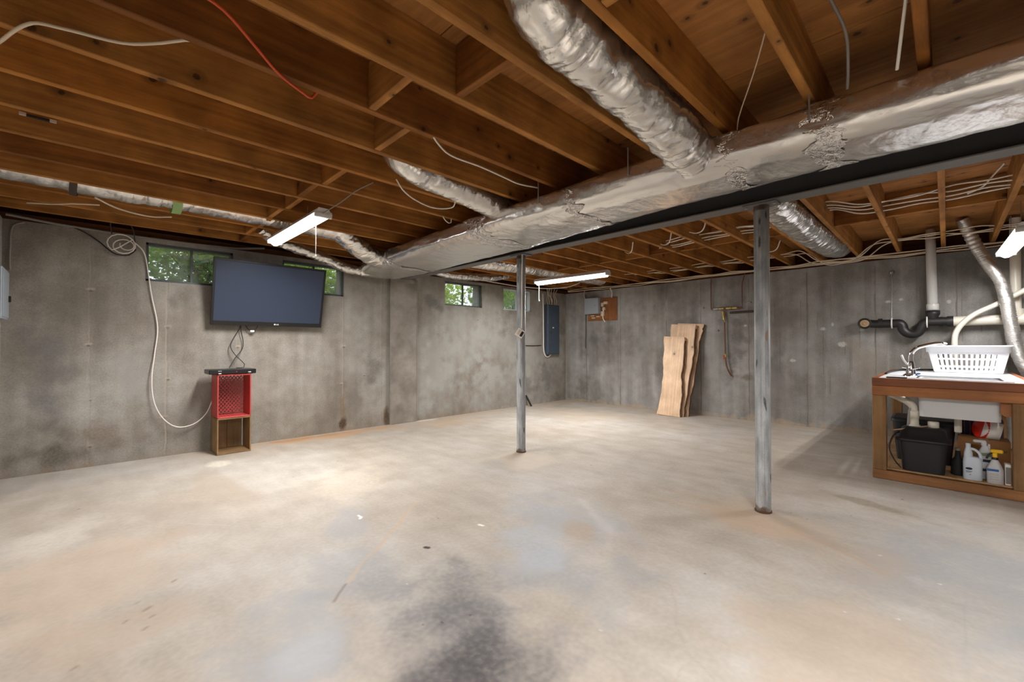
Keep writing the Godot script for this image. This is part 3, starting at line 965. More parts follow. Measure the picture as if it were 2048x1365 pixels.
func make_outside() -> void:
	var st := new_st()
	box(st, Vector3(WALL_A - 0.25 - 7.0, 1.52, -6.0), Vector3(14.0, 0.1, 26.0), 0.01)
	var g := part(st, "garden_ground", M.soil, self)
	g.set_meta("kind", "structure")
	g.set_meta("label", "bare garden soil outside the basement windows")
	var leaf := leaf_mesh()
	var spots := [
		[-7.0, -0.1, 0.5, 1.1, 2250, "leaf", "bright green leafy shrub outside the window left of the television"],
		[-7.3, -1.15, 0.55, 1.3, 2400, "leaf_dark", "dark green shrub with arching twigs behind the television's upper left corner"],
		[-7.2, -2.3, 0.55, 1.2, 2250, "leaf_yellow", "yellow-green shrub outside the window behind the television"],
		[-7.4, -3.3, 0.5, 1.0, 1950, "leaf", "green shrub seen low in the window behind the television"],
		[-8.6, -4.9, 0.7, 1.2, 2700, "leaf_dark", "rounded dark green bush outside the window right of the pilaster"],
		[-9.6, -6.5, 0.8, 1.5, 2700, "leaf_yellow", "yellowish bush at the top of the window right of the pilaster"],
		[-7.4, -6.6, 0.5, 1.2, 2250, "leaf", "green shrub outside the window behind the far steel post"],
		[-8.4, -8.4, 0.7, 1.5, 2400, "leaf_dark", "dark shrub behind the far steel post, beyond the glass"],
		[-9.8, 0.6, 1.3, 2.6, 3900, "leaf_dark", "tall dark shrub far behind the left window"],
		[-10.2, -2.2, 1.4, 2.6, 3900, "leaf", "tall green shrub far behind the television window"],
	]
	for s in spots:
		shrub(Vector3(s[0], 1.57, s[1]), Vector3(s[2], s[3], s[2] * 1.15), s[4], M[s[5]], s[6], leaf)

# ---------------------------------------------------------------- steel
func make_steel() -> void:
	var b := thing("steel_beam", "grey steel I-beam on two posts under the joists, web coloured darker as shade", "beam", Vector3(0, 2.045, BEAM_Z))
	var x0 := WALL_A + 0.01
	var x1 := WALL_C - 0.02
	var cx := (x0 + x1) * 0.5
	var ln := x1 - x0
	box_part(Vector3(cx, 0.005, 0), Vector3(ln, 0.01, 0.13), "lower_flange", M.flange_lit, b, 0.002)
	box_part(Vector3(cx, 0.088, 0), Vector3(ln, 0.156, 0.008), "web", M.beam, b, 0.001)
	box_part(Vector3(cx, 0.17, 0), Vector3(ln, 0.009, 0.13), "upper_flange", M.beam, b, 0.002)
	var names := ["far slim grey steel post with an outlet box strapped to it", "near thick grey steel post with scuffs, left of the sink bench"]
	var i := 0
	for x in [-3.105, -0.863]:
		var t := thing("steel_post", names[i], "post", Vector3(x, 0, BEAM_Z), "posts under the steel beam")
		var st := new_st()
		lathe(st, [Vector2(0.0, 0.0), Vector2(0.046, 0.0), Vector2(0.046, 0.02), Vector2(0.046, 2.035), Vector2(0.0, 2.035)], Vector3.ZERO, Basis.IDENTITY, 28)
		var mi := part(st, "shaft", M.post, t)
		var pm: StandardMaterial3D = M.post
		pm.uv1_scale = Vector3(1, -0.5, 1)
		pm.uv1_offset = Vector3(0, 1.0, 0)
		mi.set_meta("label", "scuffed grey steel tube")
		box_part(Vector3(0, 2.039, 0), Vector3(0.2, 0.01, 0.125), "top_plate", M.flange_lit, t, 0.002)
		st = new_st()
		lathe(st, [Vector2(0.0505, 0.0), Vector2(0.0505, 0.012), Vector2(0.047, 0.012)], Vector3.ZERO, Basis.IDENTITY, 24)
		part(st, "base_ring", M.bark, t)
		if i == 1:
			for s in [-1.0, 1.0]:
				st = new_st()
				lathe(st, [Vector2(0, 0), Vector2(0.011, 0), Vector2(0.011, 0.009), Vector2(0, 0.009)], Vector3(s * 0.085, 2.025, 0.035), Basis.IDENTITY, 6, Vector2.ONE, false)
				part(st, "bolt", M.galvanised, t)
		i += 1
	# outlet box strapped to the far post
	var o := thing("outlet_box", "tilted open outlet box with two sockets on the far post", "outlet", Vector3(-3.06, 1.228, -3.13))
	o.rotation = Vector3(0.0, deg_to_rad(52), deg_to_rad(0))
	var tilt := Basis(Vector3(0, 0, 1), deg_to_rad(-32))
	box_part(Vector3(0, 0, 0), Vector3(0.075, 0.075, 0.04), "box", M.galvanised, o, 0.004, tilt)
	box_part(Vector3(0, 0, 0.025), Vector3(0.082, 0.082, 0.006), "cover_plate", M.cable_white, o, 0.002, tilt)
	for s in [-1.0, 1.0]:
		box_part(tilt * Vector3(s * 0.018, 0, 0.029), Vector3(0.026, 0.055, 0.004), "socket", M.matt_black if s > 0 else M.cable_cream, o, 0.002, tilt)
	cable([[-3.04, 2.04, -3.145], [-3.045, 1.7, -3.145], [-3.045, 1.4, -3.145], [-3.05, 1.28, -3.145]], 0.006, "outlet_cable", "white cable running down the right side of the far post", M.cable_white)

# ---------------------------------------------------------------- ducts
func duct_section(x: float) -> Array:
	# half width, half height, centre z, centre y of the main duct at x
	var keys := [[3.0, 0.25, 0.10, -2.53, 2.105], [-0.35, 0.25, 0.10, -2.53, 2.105], [-0.6, 0.26, 0.10, -2.53, 2.105], [-1.5, 0.29, 0.10, -2.53, 2.1], [-2.5, 0.355, 0.105, -2.6, 2.1], [-3.4, 0.355, 0.107, -2.63, 2.095], [-4.6, 0.36, 0.11, -2.67, 2.085], [-5.1, 0.3, 0.095, -2.68, 2.07], [-5.3, 0.2, 0.06, -2.7, 2.06]]
	for k in keys.size() - 1:
		if x <= keys[k][0] and x >= keys[k + 1][0]:
			var t: float = (keys[k][0] - x) / (keys[k][0] - keys[k + 1][0])
			var r := []
			for j in range(1, 5):
				r.append(lerpf(keys[k][j], keys[k + 1][j], t))
			return r
	return [0.2, 0.06, -2.7, 2.06]

func trunk(st: SurfaceTool, xa: float, xb: float, step: float, grow: float, ripple: float, cap := false, ragged := 0.0) -> void:
	var f := FastNoiseLite.new()
	f.seed = 5
	f.frequency = 1.6
	f.fractal_octaves = 4
	var n := int(absf(xa - xb) / step) + 1
	var sides := 56
	var rings: Array[PackedVector3Array] = []
	var mids := PackedVector3Array()
	for i in n + 1:
		var x := lerpf(xa, xb, float(i) / n)
		var s := duct_section(x)
		var ring := PackedVector3Array()
		for k in sides:
			var an := TAU * k / sides
			var ca := cos(an)
			var sa := sin(an)
			var e := 2.0 / 3.2
			var pz := signf(ca) * pow(absf(ca), e)
			var py := signf(sa) * pow(absf(sa), e)
			var q := f.get_noise_3d(x * 1.2, pz * 1.5, py * 1.5) * ripple + f.get_noise_3d(x * 7.0, pz * 2.0 + 9.0, py * 2.0) * ripple * 0.35
			var sx := x
			if ragged > 0.0:
				sx += f.get_noise_2d(k * 0.16 + xa * 30.0, signf(i - n * 0.5) * 3.0) * ragged * absf(2.0 * i / n - 1.0)
			ring.append(Vector3(sx, s[3] + py * (s[1] + grow + q), s[2] + pz * (s[0] + grow + q * 1.4)))
		rings.append(ring)
		mids.append(Vector3(x, s[3], s[2]))
	st.set_smooth_group(0)
	for i in n:
		for k in sides:
			var l := (k + 1) % sides
			var away := rings[i][k] + rings[i][l] - mids[i] * 2.0
			var u0 := rings[i][k].x
			var u1 := rings[i + 1][k].x
			var v0 := float(k) / sides * 1.6
			var v1 := float(k + 1) / sides * 1.6
			quad(st, rings[i][k], rings[i][l], rings[i + 1][l], rings[i + 1][k], away, Vector2(u0, v0), Vector2(u0, v1), Vector2(u1, v1), Vector2(u1, v0))
	if cap:
		st.set_smooth_group(-1)
		for e in [0, n]:
			for k in sides:
				tri(st, mids[e], rings[e][k], rings[e][(k + 1) % sides], mids[e] - mids[n - e])

# a foil sleeve that puckers along its length
func flex(parent: Node, called: String, pts: Array, r: float, m: Material, sd: int, pucker := 0.012, sides := 36, squash := Vector2.ONE, coil := 0.0) -> void:
	var f := FastNoiseLite.new()
	f.seed = sd
	f.frequency = 1.0
	f.fractal_octaves = 4
	var path := smooth_path(v3(pts), 0.012)
	var ln := path.size() * 0.012
	var rg := RandomNumberGenerator.new()
	rg.seed = sd
	var folds := []
	for k in int(ln / 0.09):
		folds.append([rg.randf() * ln, rg.randf_range(0.2, 1.0), rg.randf() * TAU, rg.randf_range(0.004, 0.03), rg.randf_range(0.005, 0.011), rg.randf() * TAU])
	var st := new_st()
	tube(st, path, func(t: float, an: float) -> float:
		var u := t * ln
		var w := f.get_noise_3d(u * 6.0, cos(an) * 1.2, sin(an) * 1.2) * pucker + f.get_noise_2d(u * 3.0, 40.0) * pucker * 0.6
		w += f.get_noise_3d(u * 26.0, cos(an) * 2.0, sin(an) * 2.0 + 5.0) * pucker * 0.35
		for q in folds:
			var d: float = (u - q[0] + sin(an + q[2]) * q[3]) / q[4]
			if absf(d) < 3.0:
				w -= pucker * q[1] * exp(-d * d) * (0.55 + 0.45 * cos(an + q[5]))
		if coil > 0.0:
			w += sin(u * TAU / 0.024) * coil
		return r + w, sides, true, squash)
	part(st, called, m, parent)

func band(parent: Node, called: String, a: Vector3, b: Vector3, r: float, m: Material) -> void:
	var st := new_st()
	tube(st, PackedVector3Array([a, a.lerp(b, 0.5), b]), r, 32, false)
	part(st, called, m, parent)

func make_ducts() -> void:
	var t := thing("main_duct", "long foil-wrapped main duct hung beside the steel beam", "duct")
	var st := new_st()
	trunk(st, WALL_C - 0.03, -5.3, 0.03, 0.0, 0.010, true)
	part(st, "foil_wrap", M.foil, t)
	for k in [[-0.38, 0.12], [-0.78, 0.07], [-1.75, 0.09], [-2.72, 0.22], [-4.3, 0.12], [0.9, 0.12]]:
		st = new_st()
		trunk(st, k[0] + k[1] * 0.5, k[0] - k[1] * 0.5, 0.010, 0.003, 0.016, false, 0.09)
		var o := part(st, "tape_band", M.foil_tape, t)
		o.set_meta("label", "crinkled shiny foil tape round the duct")
	for x in [-0.42, -1.3, -2.0]:
		st = new_st()
		var s := duct_section(x)
		rod(st, Vector3(x, 2.1, s[2] + s[0] + 0.012), Vector3(x, 2.26, s[2] + s[0] + 0.012), 0.004, 6)
		part(st, "hanger_strap", M.galvanised, t)
	var b := thing("branch_duct", "foil branch duct dropping from the joists onto the main duct, top of photo", "duct", Vector3.ZERO, "foil branch ducts")
	flex(b, "sleeve", [[-0.99, 2.45, -1.06], [-0.99, 2.39, -1.07], [-0.988, 2.3, -1.14], [-0.985, 2.265, -1.35], [-0.975, 2.23, -1.7], [-0.955, 2.17, -2.05], [-0.945, 2.12, -2.32]], 0.118, M.foil_flex, 3, 0.015)
	b = thing("branch_duct", "short foil branch duct tucked between two joists, left of the main duct", "duct", Vector3.ZERO, "foil branch ducts")
	flex(b, "sleeve", [[-2.49, 2.43, -1.38], [-2.49, 2.33, -1.45], [-2.5, 2.28, -1.65], [-2.5, 2.25, -2.0], [-2.5, 2.2, -2.3], [-2.5, 2.14, -2.45]], 0.102, M.foil_flex, 11, 0.01)
	band(b, "tape_band", Vector3(-2.5, 2.3, -1.56), Vector3(-2.5, 2.285, -1.63), 0.106, M.galvanised)
	b = thing("flex_duct", "foil flexible duct crossing joists right of the near post", "duct", Vector3.ZERO, "foil branch ducts")
	flex(b, "sleeve", [[-0.95, 2.30, -3.3], [-0.94, 2.235, -3.7], [-0.93, 2.21, -4.3], [-0.92, 2.21, -5.2], [-0.9, 2.25, -6.1], [-0.9, 2.34, -6.6], [-0.9, 2.44, -6.75]], 0.125, M.foil_flex, 17, 0.012, 36, Vector2.ONE, 0.0025)
	b = thing("flex_duct", "foil duct behind the far post, above the far lamp", "duct", Vector3.ZERO, "foil branch ducts")
	flex(b, "sleeve", [[-4.33, 2.24, -3.28], [-4.33, 2.235, -3.8], [-4.32, 2.27, -4.6], [-4.32, 2.28, -5.6], [-4.32, 2.3, -6.5]], 0.11, M.foil_flex, 23, 0.011)
	b = thing("flex_duct", "thin foil duct above the window right of the pilaster", "duct", Vector3.ZERO, "foil branch ducts")
	flex(b, "sleeve", [[-5.22, 2.24, -3.35], [-5.2, 2.17, -3.7], [-5.2, 2.17, -4.1], [-5.22, 2.24, -4.8], [-5.22, 2.34, -5.2]], 0.06, M.foil_flex, 29, 0.01)
	# left run in the joist bay, elbow to the main duct
	b = thing("joist_duct", "silvery white duct lying between joists along the left wall, with green tape", "duct", Vector3.ZERO, "foil branch ducts")
	flex(b, "sleeve", [[-4.37, 2.335, 2.4], [-4.37, 2.325, 0.9], [-4.36, 2.33, 0.25], [-4.36, 2.32, -0.1], [-4.36, 2.33, -0.5], [-4.36, 2.33, -1.0], [-4.36, 2.32, -1.5], [-4.35, 2.3, -1.76]], 0.148, M.foil, 31, 0.012, 36, Vector2(1.0, 0.86))
	band(b, "green_tape_band", Vector3(-4.36, 2.325, -0.46), Vector3(-4.36, 2.325, -0.52), 0.156, M.green_tape)
	band(b, "tape_band", Vector3(-4.36, 2.33, 0.1), Vector3(-4.36, 2.327, 0.06), 0.156, M.dark_pipe)
	b = thing("elbow_duct", "crumpled foil elbow joining the left run to the main duct's end", "duct", Vector3.ZERO, "foil branch ducts")
	flex(b, "sleeve", [[-4.35, 2.29, -1.78], [-4.36, 2.21, -1.9], [-4.41, 2.125, -2.08], [-4.52, 2.09, -2.28], [-4.6, 2.085, -2.4]], 0.112, M.foil_flex, 37, 0.016, 36, Vector2(1.15, 0.8))
	b = thing("wall_flex_duct", "thin crumpled foil duct sagging above the window behind the television", "duct", Vector3.ZERO, "foil branch ducts")
	flex(b, "sleeve", [[-4.9, 2.3, -1.22], [-5.02, 2.23, -1.4], [-5.12, 2.19, -1.7], [-5.15, 2.14, -1.95], [-5.15, 2.06, -2.2], [-5.12, 2.03, -2.42], [-5.0, 2.04, -2.55]], 0.058, M.foil_flex, 41, 0.014, 24)
	# dryer hose beside the sink bench
	b = thing("dryer_hose", "ribbed foil dryer hose curving down beside the laundry basket", "hose")
	flex(b, "sleeve", [[0.12, 2.43, -6.52], [0.172, 2.295, -6.57], [0.234, 2.116, -6.58], [0.293, 1.977, -6.58], [0.39, 1.76, -6.58], [0.425, 1.564, -6.58], [0.437, 1.457, -6.58], [0.456, 1.311, -6.58], [0.48, 1.11, -6.58], [0.54, 0.887, -6.57], [0.66, 0.6, -6.56], [0.82, 0.42, -6.62], [0.95, 0.36, -6.76], [1.0, 0.35, -6.925]], 0.052, M.foil_dryer, 43, 0.005, 28, Vector2.ONE, 0.0036)

# ---------------------------------------------------------------- lamps
func shop_light(at: Vector3, turn: float, ln: float, energy: float, label: String, drop: float, pull: float, pull_end := 1.0, splay := 24.0) -> void:
	var t := thing("shop_light", label, "lamp", at, "hanging strip lamps")
	t.rotation.y = turn
	var st := new_st()
	# housing: a folded tray, narrower on top
	var prof := PackedVector2Array([Vector2(-0.068, 0.0), Vector2(-0.06, 0.012), Vector2(-0.036, 0.045), Vector2(0.036, 0.045), Vector2(0.06, 0.012), Vector2(0.068, 0.0)])
	prism(st, prof, ln, Transform3D(Basis(Vector3(0, 0, -1), Vector3(0, 1, 0), Vector3(1, 0, 0)), Vector3(-ln * 0.5, 0.006, 0)))
	var house := part(st, "housing", M.lamp_white, t)
	st = new_st()
	prof = PackedVector2Array([Vector2(-0.066, 0.0), Vector2(-0.06, -0.012), Vector2(-0.012, -0.046), Vector2(0.012, -0.046), Vector2(0.06, -0.012), Vector2(0.066, 0.0)])
	prism(st, prof, ln - 0.04, Transform3D(Basis(Vector3(0, 0, -1), Vector3(0, 1, 0), Vector3(1, 0, 0)), Vector3(-(ln - 0.04) * 0.5, 0.006, 0)))
	part(st, "diffuser", M.tube_glow, t)
	for s in [-1.0, 1.0]:
		box_part(Vector3(s * (ln * 0.5 - 0.008), 0.004, 0), Vector3(0.016, 0.05, 0.13), "end_cap", M.lamp_white, house, 0.004)
		st = new_st()
		rod(st, Vector3(s * ln * 0.22, 0.05, 0), Vector3(s * ln * 0.22, drop, 0.0), 0.0025, 5)
		part(st, "chain", M.galvanised, t)
	if pull > 0.0:
		st = new_st()
		rod(st, Vector3(pull_end * ln * 0.44, 0.0, 0.03), Vector3(pull_end * ln * 0.44, -pull, 0.03), 0.0028, 6)
		lathe(st, [Vector2(0, 0), Vector2(0.006, 0.002), Vector2(0.004, 0.025), Vector2(0, 0.027)], Vector3(pull_end * ln * 0.44, -pull - 0.025, 0.03), Basis.IDENTITY, 8)
		part(st, "pull_cord", M.cable_white, t)
	for s in [-1.0, 1.0]:
		var l := AreaLight3D.new()
		l.name = "light"
		l.area_size = Vector2(ln - 0.08, 0.06)
		l.light_energy = energy * 0.5
		l.light_color = Color(1.0, 0.99, 0.98)
		l.area_range = 14.0
		l.area_attenuation = 2.0
		l.shadow_enabled = true
		l.rotation.x = -PI / 2.0 + s * deg_to_rad(splay)
		l.position = Vector3(0, -0.03, s * 0.042)
		t.add_child(l, true)

const LAMP := 12.4

func make_lamps() -> void:
	shop_light(Vector3(-3.94, 2.1, -1.265), 0.0, 1.22, LAMP, "glowing strip lamp hanging above the television, with a pull cord", 0.14, 0.3)
	shop_light(Vector3(-3.73, 2.05, -4.83), deg_to_rad(3.0), 1.22, LAMP, "glowing strip lamp hanging between the far post and the back wall", 0.19, 0.26, -1.0)
	shop_light(Vector3(0.41, 1.955, -5.45), deg_to_rad(91.5), 1.22, LAMP * 0.6, "glowing strip lamp above the laundry basket at the right edge", 0.28, 0.0)
	shop_light(Vector3(0.75, 2.1, -0.55), 0.0, 1.22, LAMP * 1.45, "strip lamp behind the camera to the right, outside the picture", 0.14, 0.0, 1.0, 8.0)
	shop_light(Vector3(-2.5, 2.1, 1.5), 0.0, 1.22, LAMP * 0.42, "added fill lamp behind the camera to the left, outside the picture", 0.14, 0.0, 1.0, 8.0)  # unseen lamp added to brighten the foreground floor

# ---------------------------------------------------------------- things on and by the left wall
func text_part(s: String, size: float, called: String, m: Material, parent: Node, xf: Transform3D, bold := true) -> MeshInstance3D:
	var tm := TextMesh.new()
	var fo := SystemFont.new()
	fo.font_names = PackedStringArray(["Droid Sans"])
	fo.font_weight = 700 if bold else 400
	tm.font = fo
	tm.text = s
	tm.font_size = 32
	tm.pixel_size = size / 32.0
	tm.depth = 0.0012
	tm.curve_step = 2.0
	var o := put(tm, called, m, parent)
	o.transform = xf
	return o

func lattice(st: SurfaceTool, w: float, h: float, pitch: float, bar: float, depth: float, xf: Transform3D) -> void:
	var rect := PackedVector2Array([Vector2(0, 0), Vector2(w, 0), Vector2(w, h), Vector2(0, h)])
	for sg in [-1.0, 1.0]:
		var d := Vector2(1, 1.25 * sg).normalized()
		var n := d.orthogonal()
		var k := -30
		while k < 30:
			var c := Vector2(w * 0.5, h * 0.5) + n * pitch * k
			var p := PackedVector2Array([c - d * 2.0 - n * bar, c + d * 2.0 - n * bar, c + d * 2.0 + n * bar, c - d * 2.0 + n * bar])
			for q in Geometry2D.intersect_polygons(p, rect):
				if q.size() >= 3:
					prism(st, q, depth, xf.translated_local(Vector3(0, 0, 0.0006 * sg)))
			k += 1

func make_left_wall_things() -> void:
	var st: SurfaceTool
	# television on a tilting bracket
	var tv := thing("television", "large flat black television tilted down on the left wall", "television", Vector3(-5.365, 1.322, -1.45))
	tv.rotation = Vector3(deg_to_rad(13.5), PI / 2, 0)
	var w := 1.12
	var h := 0.70
	box_part(Vector3(0, h * 0.5, -0.012), Vector3(w, h, 0.028), "casing", M.black, tv, 0.005)
	st = new_st()
	box(st, Vector3(-w * 0.5 + 0.011, h * 0.5, 0.004), Vector3(0.022, h, 0.012), 0.002)
	box(st, Vector3(w * 0.5 - 0.011, h * 0.5, 0.004), Vector3(0.022, h, 0.012), 0.002)
	box(st, Vector3(0, h - 0.012, 0.004), Vector3(w - 0.04, 0.024, 0.012), 0.002)
	box(st, Vector3(0, 0.022, 0.004), Vector3(w - 0.04, 0.044, 0.012), 0.002)
	var bezel := part(st, "bezel", M.black, tv)
	box_part(Vector3(0, 0.044 + (h - 0.068) * 0.5, 0.003), Vector3(w - 0.044, h - 0.068, 0.003), "screen", M.screen, tv, 0.0005)
	st = new_st()
	lathe(st, [Vector2(0, 0), Vector2(0.0085, 0), Vector2(0.0085, 0.001), Vector2(0, 0.001)], Vector3(0.045, 0.022, 0.0102), Basis(Vector3.RIGHT, PI / 2), 16, Vector2.ONE, false)
	part(st, "emblem", M.tag_white, bezel)
	text_part("LG", 0.022, "lettering", M.tag_white, bezel, Transform3D(Basis.IDENTITY, Vector3(0.073, 0.022, 0.0105)))
	box_part(Vector3(0, h * 0.42, -0.052), Vector3(0.5, 0.4, 0.05), "rear_housing", M.matt_black, tv, 0.01)
	# bracket on the wall
	var br := thing("wall_bracket", "black bracket holding the television to the wall", "bracket", Vector3(-5.468, 1.6, -1.45))
	box_part(Vector3(0.01, 0.05, 0), Vector3(0.016, 0.22, 0.42), "wall_plate", M.matt_black, br)
	box_part(Vector3(0.045, 0.08, -0.15), Vector3(0.06, 0.03, 0.03), "arm", M.matt_black, br)
	box_part(Vector3(0.045, 0.08, 0.15), Vector3(0.06, 0.03, 0.03), "arm", M.matt_black, br)
	# wooden box on the floor
	var x0 := -5.405
	var x1 := -5.12
	var cx := (x0 + x1) * 0.5
	var za := -1.212
	var zb := -0.914
	var cz := (za + zb) * 0.5
	var wb := thing("wooden_box", "open-fronted brown wooden box standing under the red crate", "box", Vector3(cx, 0, cz))
	var hw := (zb - za) * 0.5
	var dx := x1 - x0
	box_part(Vector3(0, 0.008, 0), Vector3(dx, 0.014, hw * 2), "bottom_board", M.crate_wood, wb)
	box_part(Vector3(0, 0.359, 0), Vector3(dx, 0.013, hw * 2), "top_board", M.crate_wood, wb)
	for s in [-1.0, 1.0]:
		box_part(Vector3(0, 0.184, s * (hw - 0.006)), Vector3(dx, 0.336, 0.012), "side_board", M.crate_wood, wb, 0.002, Basis.IDENTITY, Vector2(0.3 * s, 0.2))
	box_part(Vector3(-dx * 0.5 + 0.006, 0.184, 0.075), Vector3(0.01, 0.334, 0.122), "back_board", M.crate_wood, wb, 0.002, Basis.IDENTITY, Vector2(0.1, 0.6))
	box_part(Vector3(-dx * 0.5 + 0.006, 0.184, -0.054), Vector3(0.01, 0.334, 0.132), "back_board", M.crate_wood, wb, 0.002, Basis.IDENTITY, Vector2(0.6, 0.3))
	# red crate on end, open towards the room
	var rc := thing("milk_crate", "red plastic lattice crate standing on end on the wooden box", "crate", Vector3(cx, 0.367, cz))
	var ch := 0.44
	for s in [-1.0, 1.0]:
		st = new_st()
		box(st, Vector3(0, ch * 0.5, s * (hw - 0.005)), Vector3(dx - 0.01, ch - 0.004, 0.005), 0.001)
		box(st, Vector3(dx * 0.5 - 0.012, ch * 0.5, s * (hw - 0.006)), Vector3(0.024, ch, 0.012), 0.003)
		box(st, Vector3(-dx * 0.5 + 0.008, ch * 0.5, s * (hw - 0.006)), Vector3(0.016, ch, 0.012), 0.003)
		part(st, "side_panel", M.red, rc)
		st = new_st()
		box(st, Vector3(0, ch * 0.5 + s * (ch * 0.5 - 0.004), 0), Vector3(dx - 0.012, 0.006, hw * 2 - 0.01), 0.001)
		box(st, Vector3(dx * 0.5 - 0.012, ch * 0.5 + s * (ch * 0.5 - 0.006), 0), Vector3(0.024, 0.012, hw * 2), 0.003)
		part(st, "end_panel", M.red, rc)
		st = new_st()
		for k in 9:
			box(st, Vector3(0.0, ch * 0.5 + s * (ch * 0.5 - 0.0085), -hw + 0.035 + k * 0.0285), Vector3(dx * 0.7, 0.004, 0.006), 0.001)
		part(st, "end_ribs", M.red, rc)
	st = new_st()
	lattice(st, hw * 2 - 0.03, ch - 0.03, 0.026, 0.0045, 0.006, Transform3D(Basis(Vector3(0, 0, -1), Vector3(0, 1, 0), Vector3(1, 0, 0)), Vector3(-dx * 0.5 + 0.006, 0.015, hw - 0.015)))
	part(st, "lattice_back", M.red, rc)
	# receiver on top
	var cb := thing("cable_receiver", "flat black receiver with a red light lying on the red crate", "receiver", Vector3(-5.235, 0.8085, -1.048))
	var cased := box_part(Vector3(0, 0.027, 0), Vector3(0.25, 0.046, 0.412), "case", M.black, cb, 0.006)
	for s in [-1.0, 1.0]:
		for q in [-1.0, 1.0]:
			box_part(Vector3(s * 0.1, 0.002, q * 0.17), Vector3(0.02, 0.004, 0.02), "foot", M.matt_black, cb, 0.001)
	under(box_part(Vector3(0.1258, 0.027, -0.03), Vector3(0.002, 0.005, 0.005), "indicator_light", M.led, cb, 0.0005), cased)
	under(box_part(Vector3(0.1256, 0.012, 0.115), Vector3(0.001, 0.008, 0.024), "label_mark", M.tag_white, cb, 0.0003), cased)
	under(box_part(Vector3(0.1256, 0.036, 0.115), Vector3(0.001, 0.008, 0.03), "label_mark", M.galvanised, cb, 0.0003), cased)
	under(box_part(Vector3(0.1256, 0.02, -0.145), Vector3(0.001, 0.006, 0.026), "label_mark", M.tag_white, cb, 0.0003), cased)
	# grey box on the return wall at the very left
	var gb := thing("grey_cabinet", "light grey metal cabinet at the left edge of the photo", "cabinet", Vector3(-5.22, 1.31, 0.517))
	box_part(Vector3(0, 0.2, -0.02), Vector3(0.36, 0.4, 0.04), "body", M.box_grey, gb, 0.004)
	var gdoor := box_part(Vector3(0, 0.2, -0.043), Vector3(0.33, 0.37, 0.006), "door", M.box_grey, gb, 0.002)
	under(box_part(Vector3(-0.14, 0.17, -0.052), Vector3(0.02, 0.05, 0.014), "latch", M.matt_black, gb, 0.003), gdoor)
	# electrical panel near the corner
	var ep := thing("breaker_panel", "tall blue-grey electrical panel in the far corner", "electrical panel", Vector3(WALL_A + 0.004, 0.935, -6.44))
	box_part(Vector3(0.045, 0.48, 0), Vector3(0.09, 0.96, 0.35), "cabinet", M.panel_blue, ep, 0.004)
	box_part(Vector3(0.095, 0.48, 0), Vector3(0.008, 0.94, 0.335), "cover", M.panel_blue, ep, 0.003)
	var edoor := box_part(Vector3(0.102, 0.5, 0.02), Vector3(0.006, 0.62, 0.22), "door", M.panel_blue, ep, 0.002)
	under(box_part(Vector3(0.106, 0.515, 0.03), Vector3(0.003, 0.022, 0.04), "label_plate", M.tag_white, ep, 0.0005), edoor)
	under(box_part(Vector3(0.107, 0.42, 0.1), Vector3(0.006, 0.05, 0.014), "latch", M.black, ep, 0.002), edoor)
	for k in 6:
		var zz := -6.33 - k * 0.045
		cable([[WALL_A + 0.05, 1.89, zz], [WALL_A + 0.05 + 0.01 * (k % 3), 1.99, zz + rng.randf_range(-0.05, 0.05)], [WALL_A + 0.04, 2.1, zz + rng.randf_range(-0.06, 0.06)], [WALL_A + 0.06, 2.21, zz + rng.randf_range(-0.08, 0.08)]], 0.007, "panel_cable", ["leftmost", "second", "third", "fourth", "fifth", "rightmost"][k] + " cream cable rising from the blue-grey electrical panel", M.cable_cream, "cables above the electrical panel")
	cable([[WALL_A + 0.02, 2.1, -6.2], [WALL_A + 0.02, 1.9, -6.215], [WALL_A + 0.02, 1.3, -6.225], [WALL_A + 0.02, 1.0, -6.235], [WALL_A + 0.02, 0.9, -6.29], [WALL_A + 0.02, 0.885, -6.37], [WALL_A + 0.04, 0.93, -6.42]], 0.013, "conduit", "cream flexible conduit looping under the electrical panel", M.cable_white, "", "conduit")

# ---------------------------------------------------------------- things on the back wall
func wavy(pts: Array, n: int, amp: float, sd: int) -> PackedVector2Array:
	var f := FastNoiseLite.new()
	f.seed = sd
	f.frequency = 2.4
	f.fractal_octaves = 3
	var r := PackedVector2Array()
	for i in pts.size() - 1:
		var a: Vector2 = pts[i]
		var b: Vector2 = pts[i + 1]
		for k in n:
			var t := float(k) / n
			var p := a.lerp(b, t)
			p.x += f.get_noise_1d(p.y * 1.0 + i * 7.0) * amp
			r.append(p)
	return r

func make_slab(label: String, at: Vector3, lean: float, roll: float, left: Array, right: Array, thick: float, sd: int) -> void:
	var t := thing("wood_slab", label, "wood slab", at, "live-edge slabs leaning on the back wall")
	t.rotation = Vector3(-lean, 0, roll)
	var l := wavy(left, 7, 0.022, sd)
	var r := wavy(right, 7, 0.03, sd + 5)
	var poly := PackedVector2Array()
	poly.append_array(r)
	poly.append(right[right.size() - 1])
	poly.append(left[left.size() - 1])
	for i in l.size():
		poly.append(l[l.size() - 1 - i])
	var st := new_st()
	prism(st, poly, thick, Transform3D.IDENTITY, true, true)
	part(st, "plank", M.slab, t)
	for e in [r]:
		st = new_st()
		var pts := PackedVector3Array()
		for p in e:
			pts.append(Vector3(p.x - 0.004, p.y, thick * 0.45))
		tube(st, pts, func(u: float, an: float) -> float: return thick * 0.38 + 0.003 * sin(u * 60.0 + an * 3.0), 10, true, Vector2(0.35, 1.0))
		part(st, "bark_edge", M.bark, t)

func pipe(parent: Node, called: String, pts: Array, r: float, m: Material, sides := 20, step := 0.02) -> MeshInstance3D:
	var st := new_st()
	tube(st, smooth_path(v3(pts), step), r, sides)
	return part(st, called, m, parent)

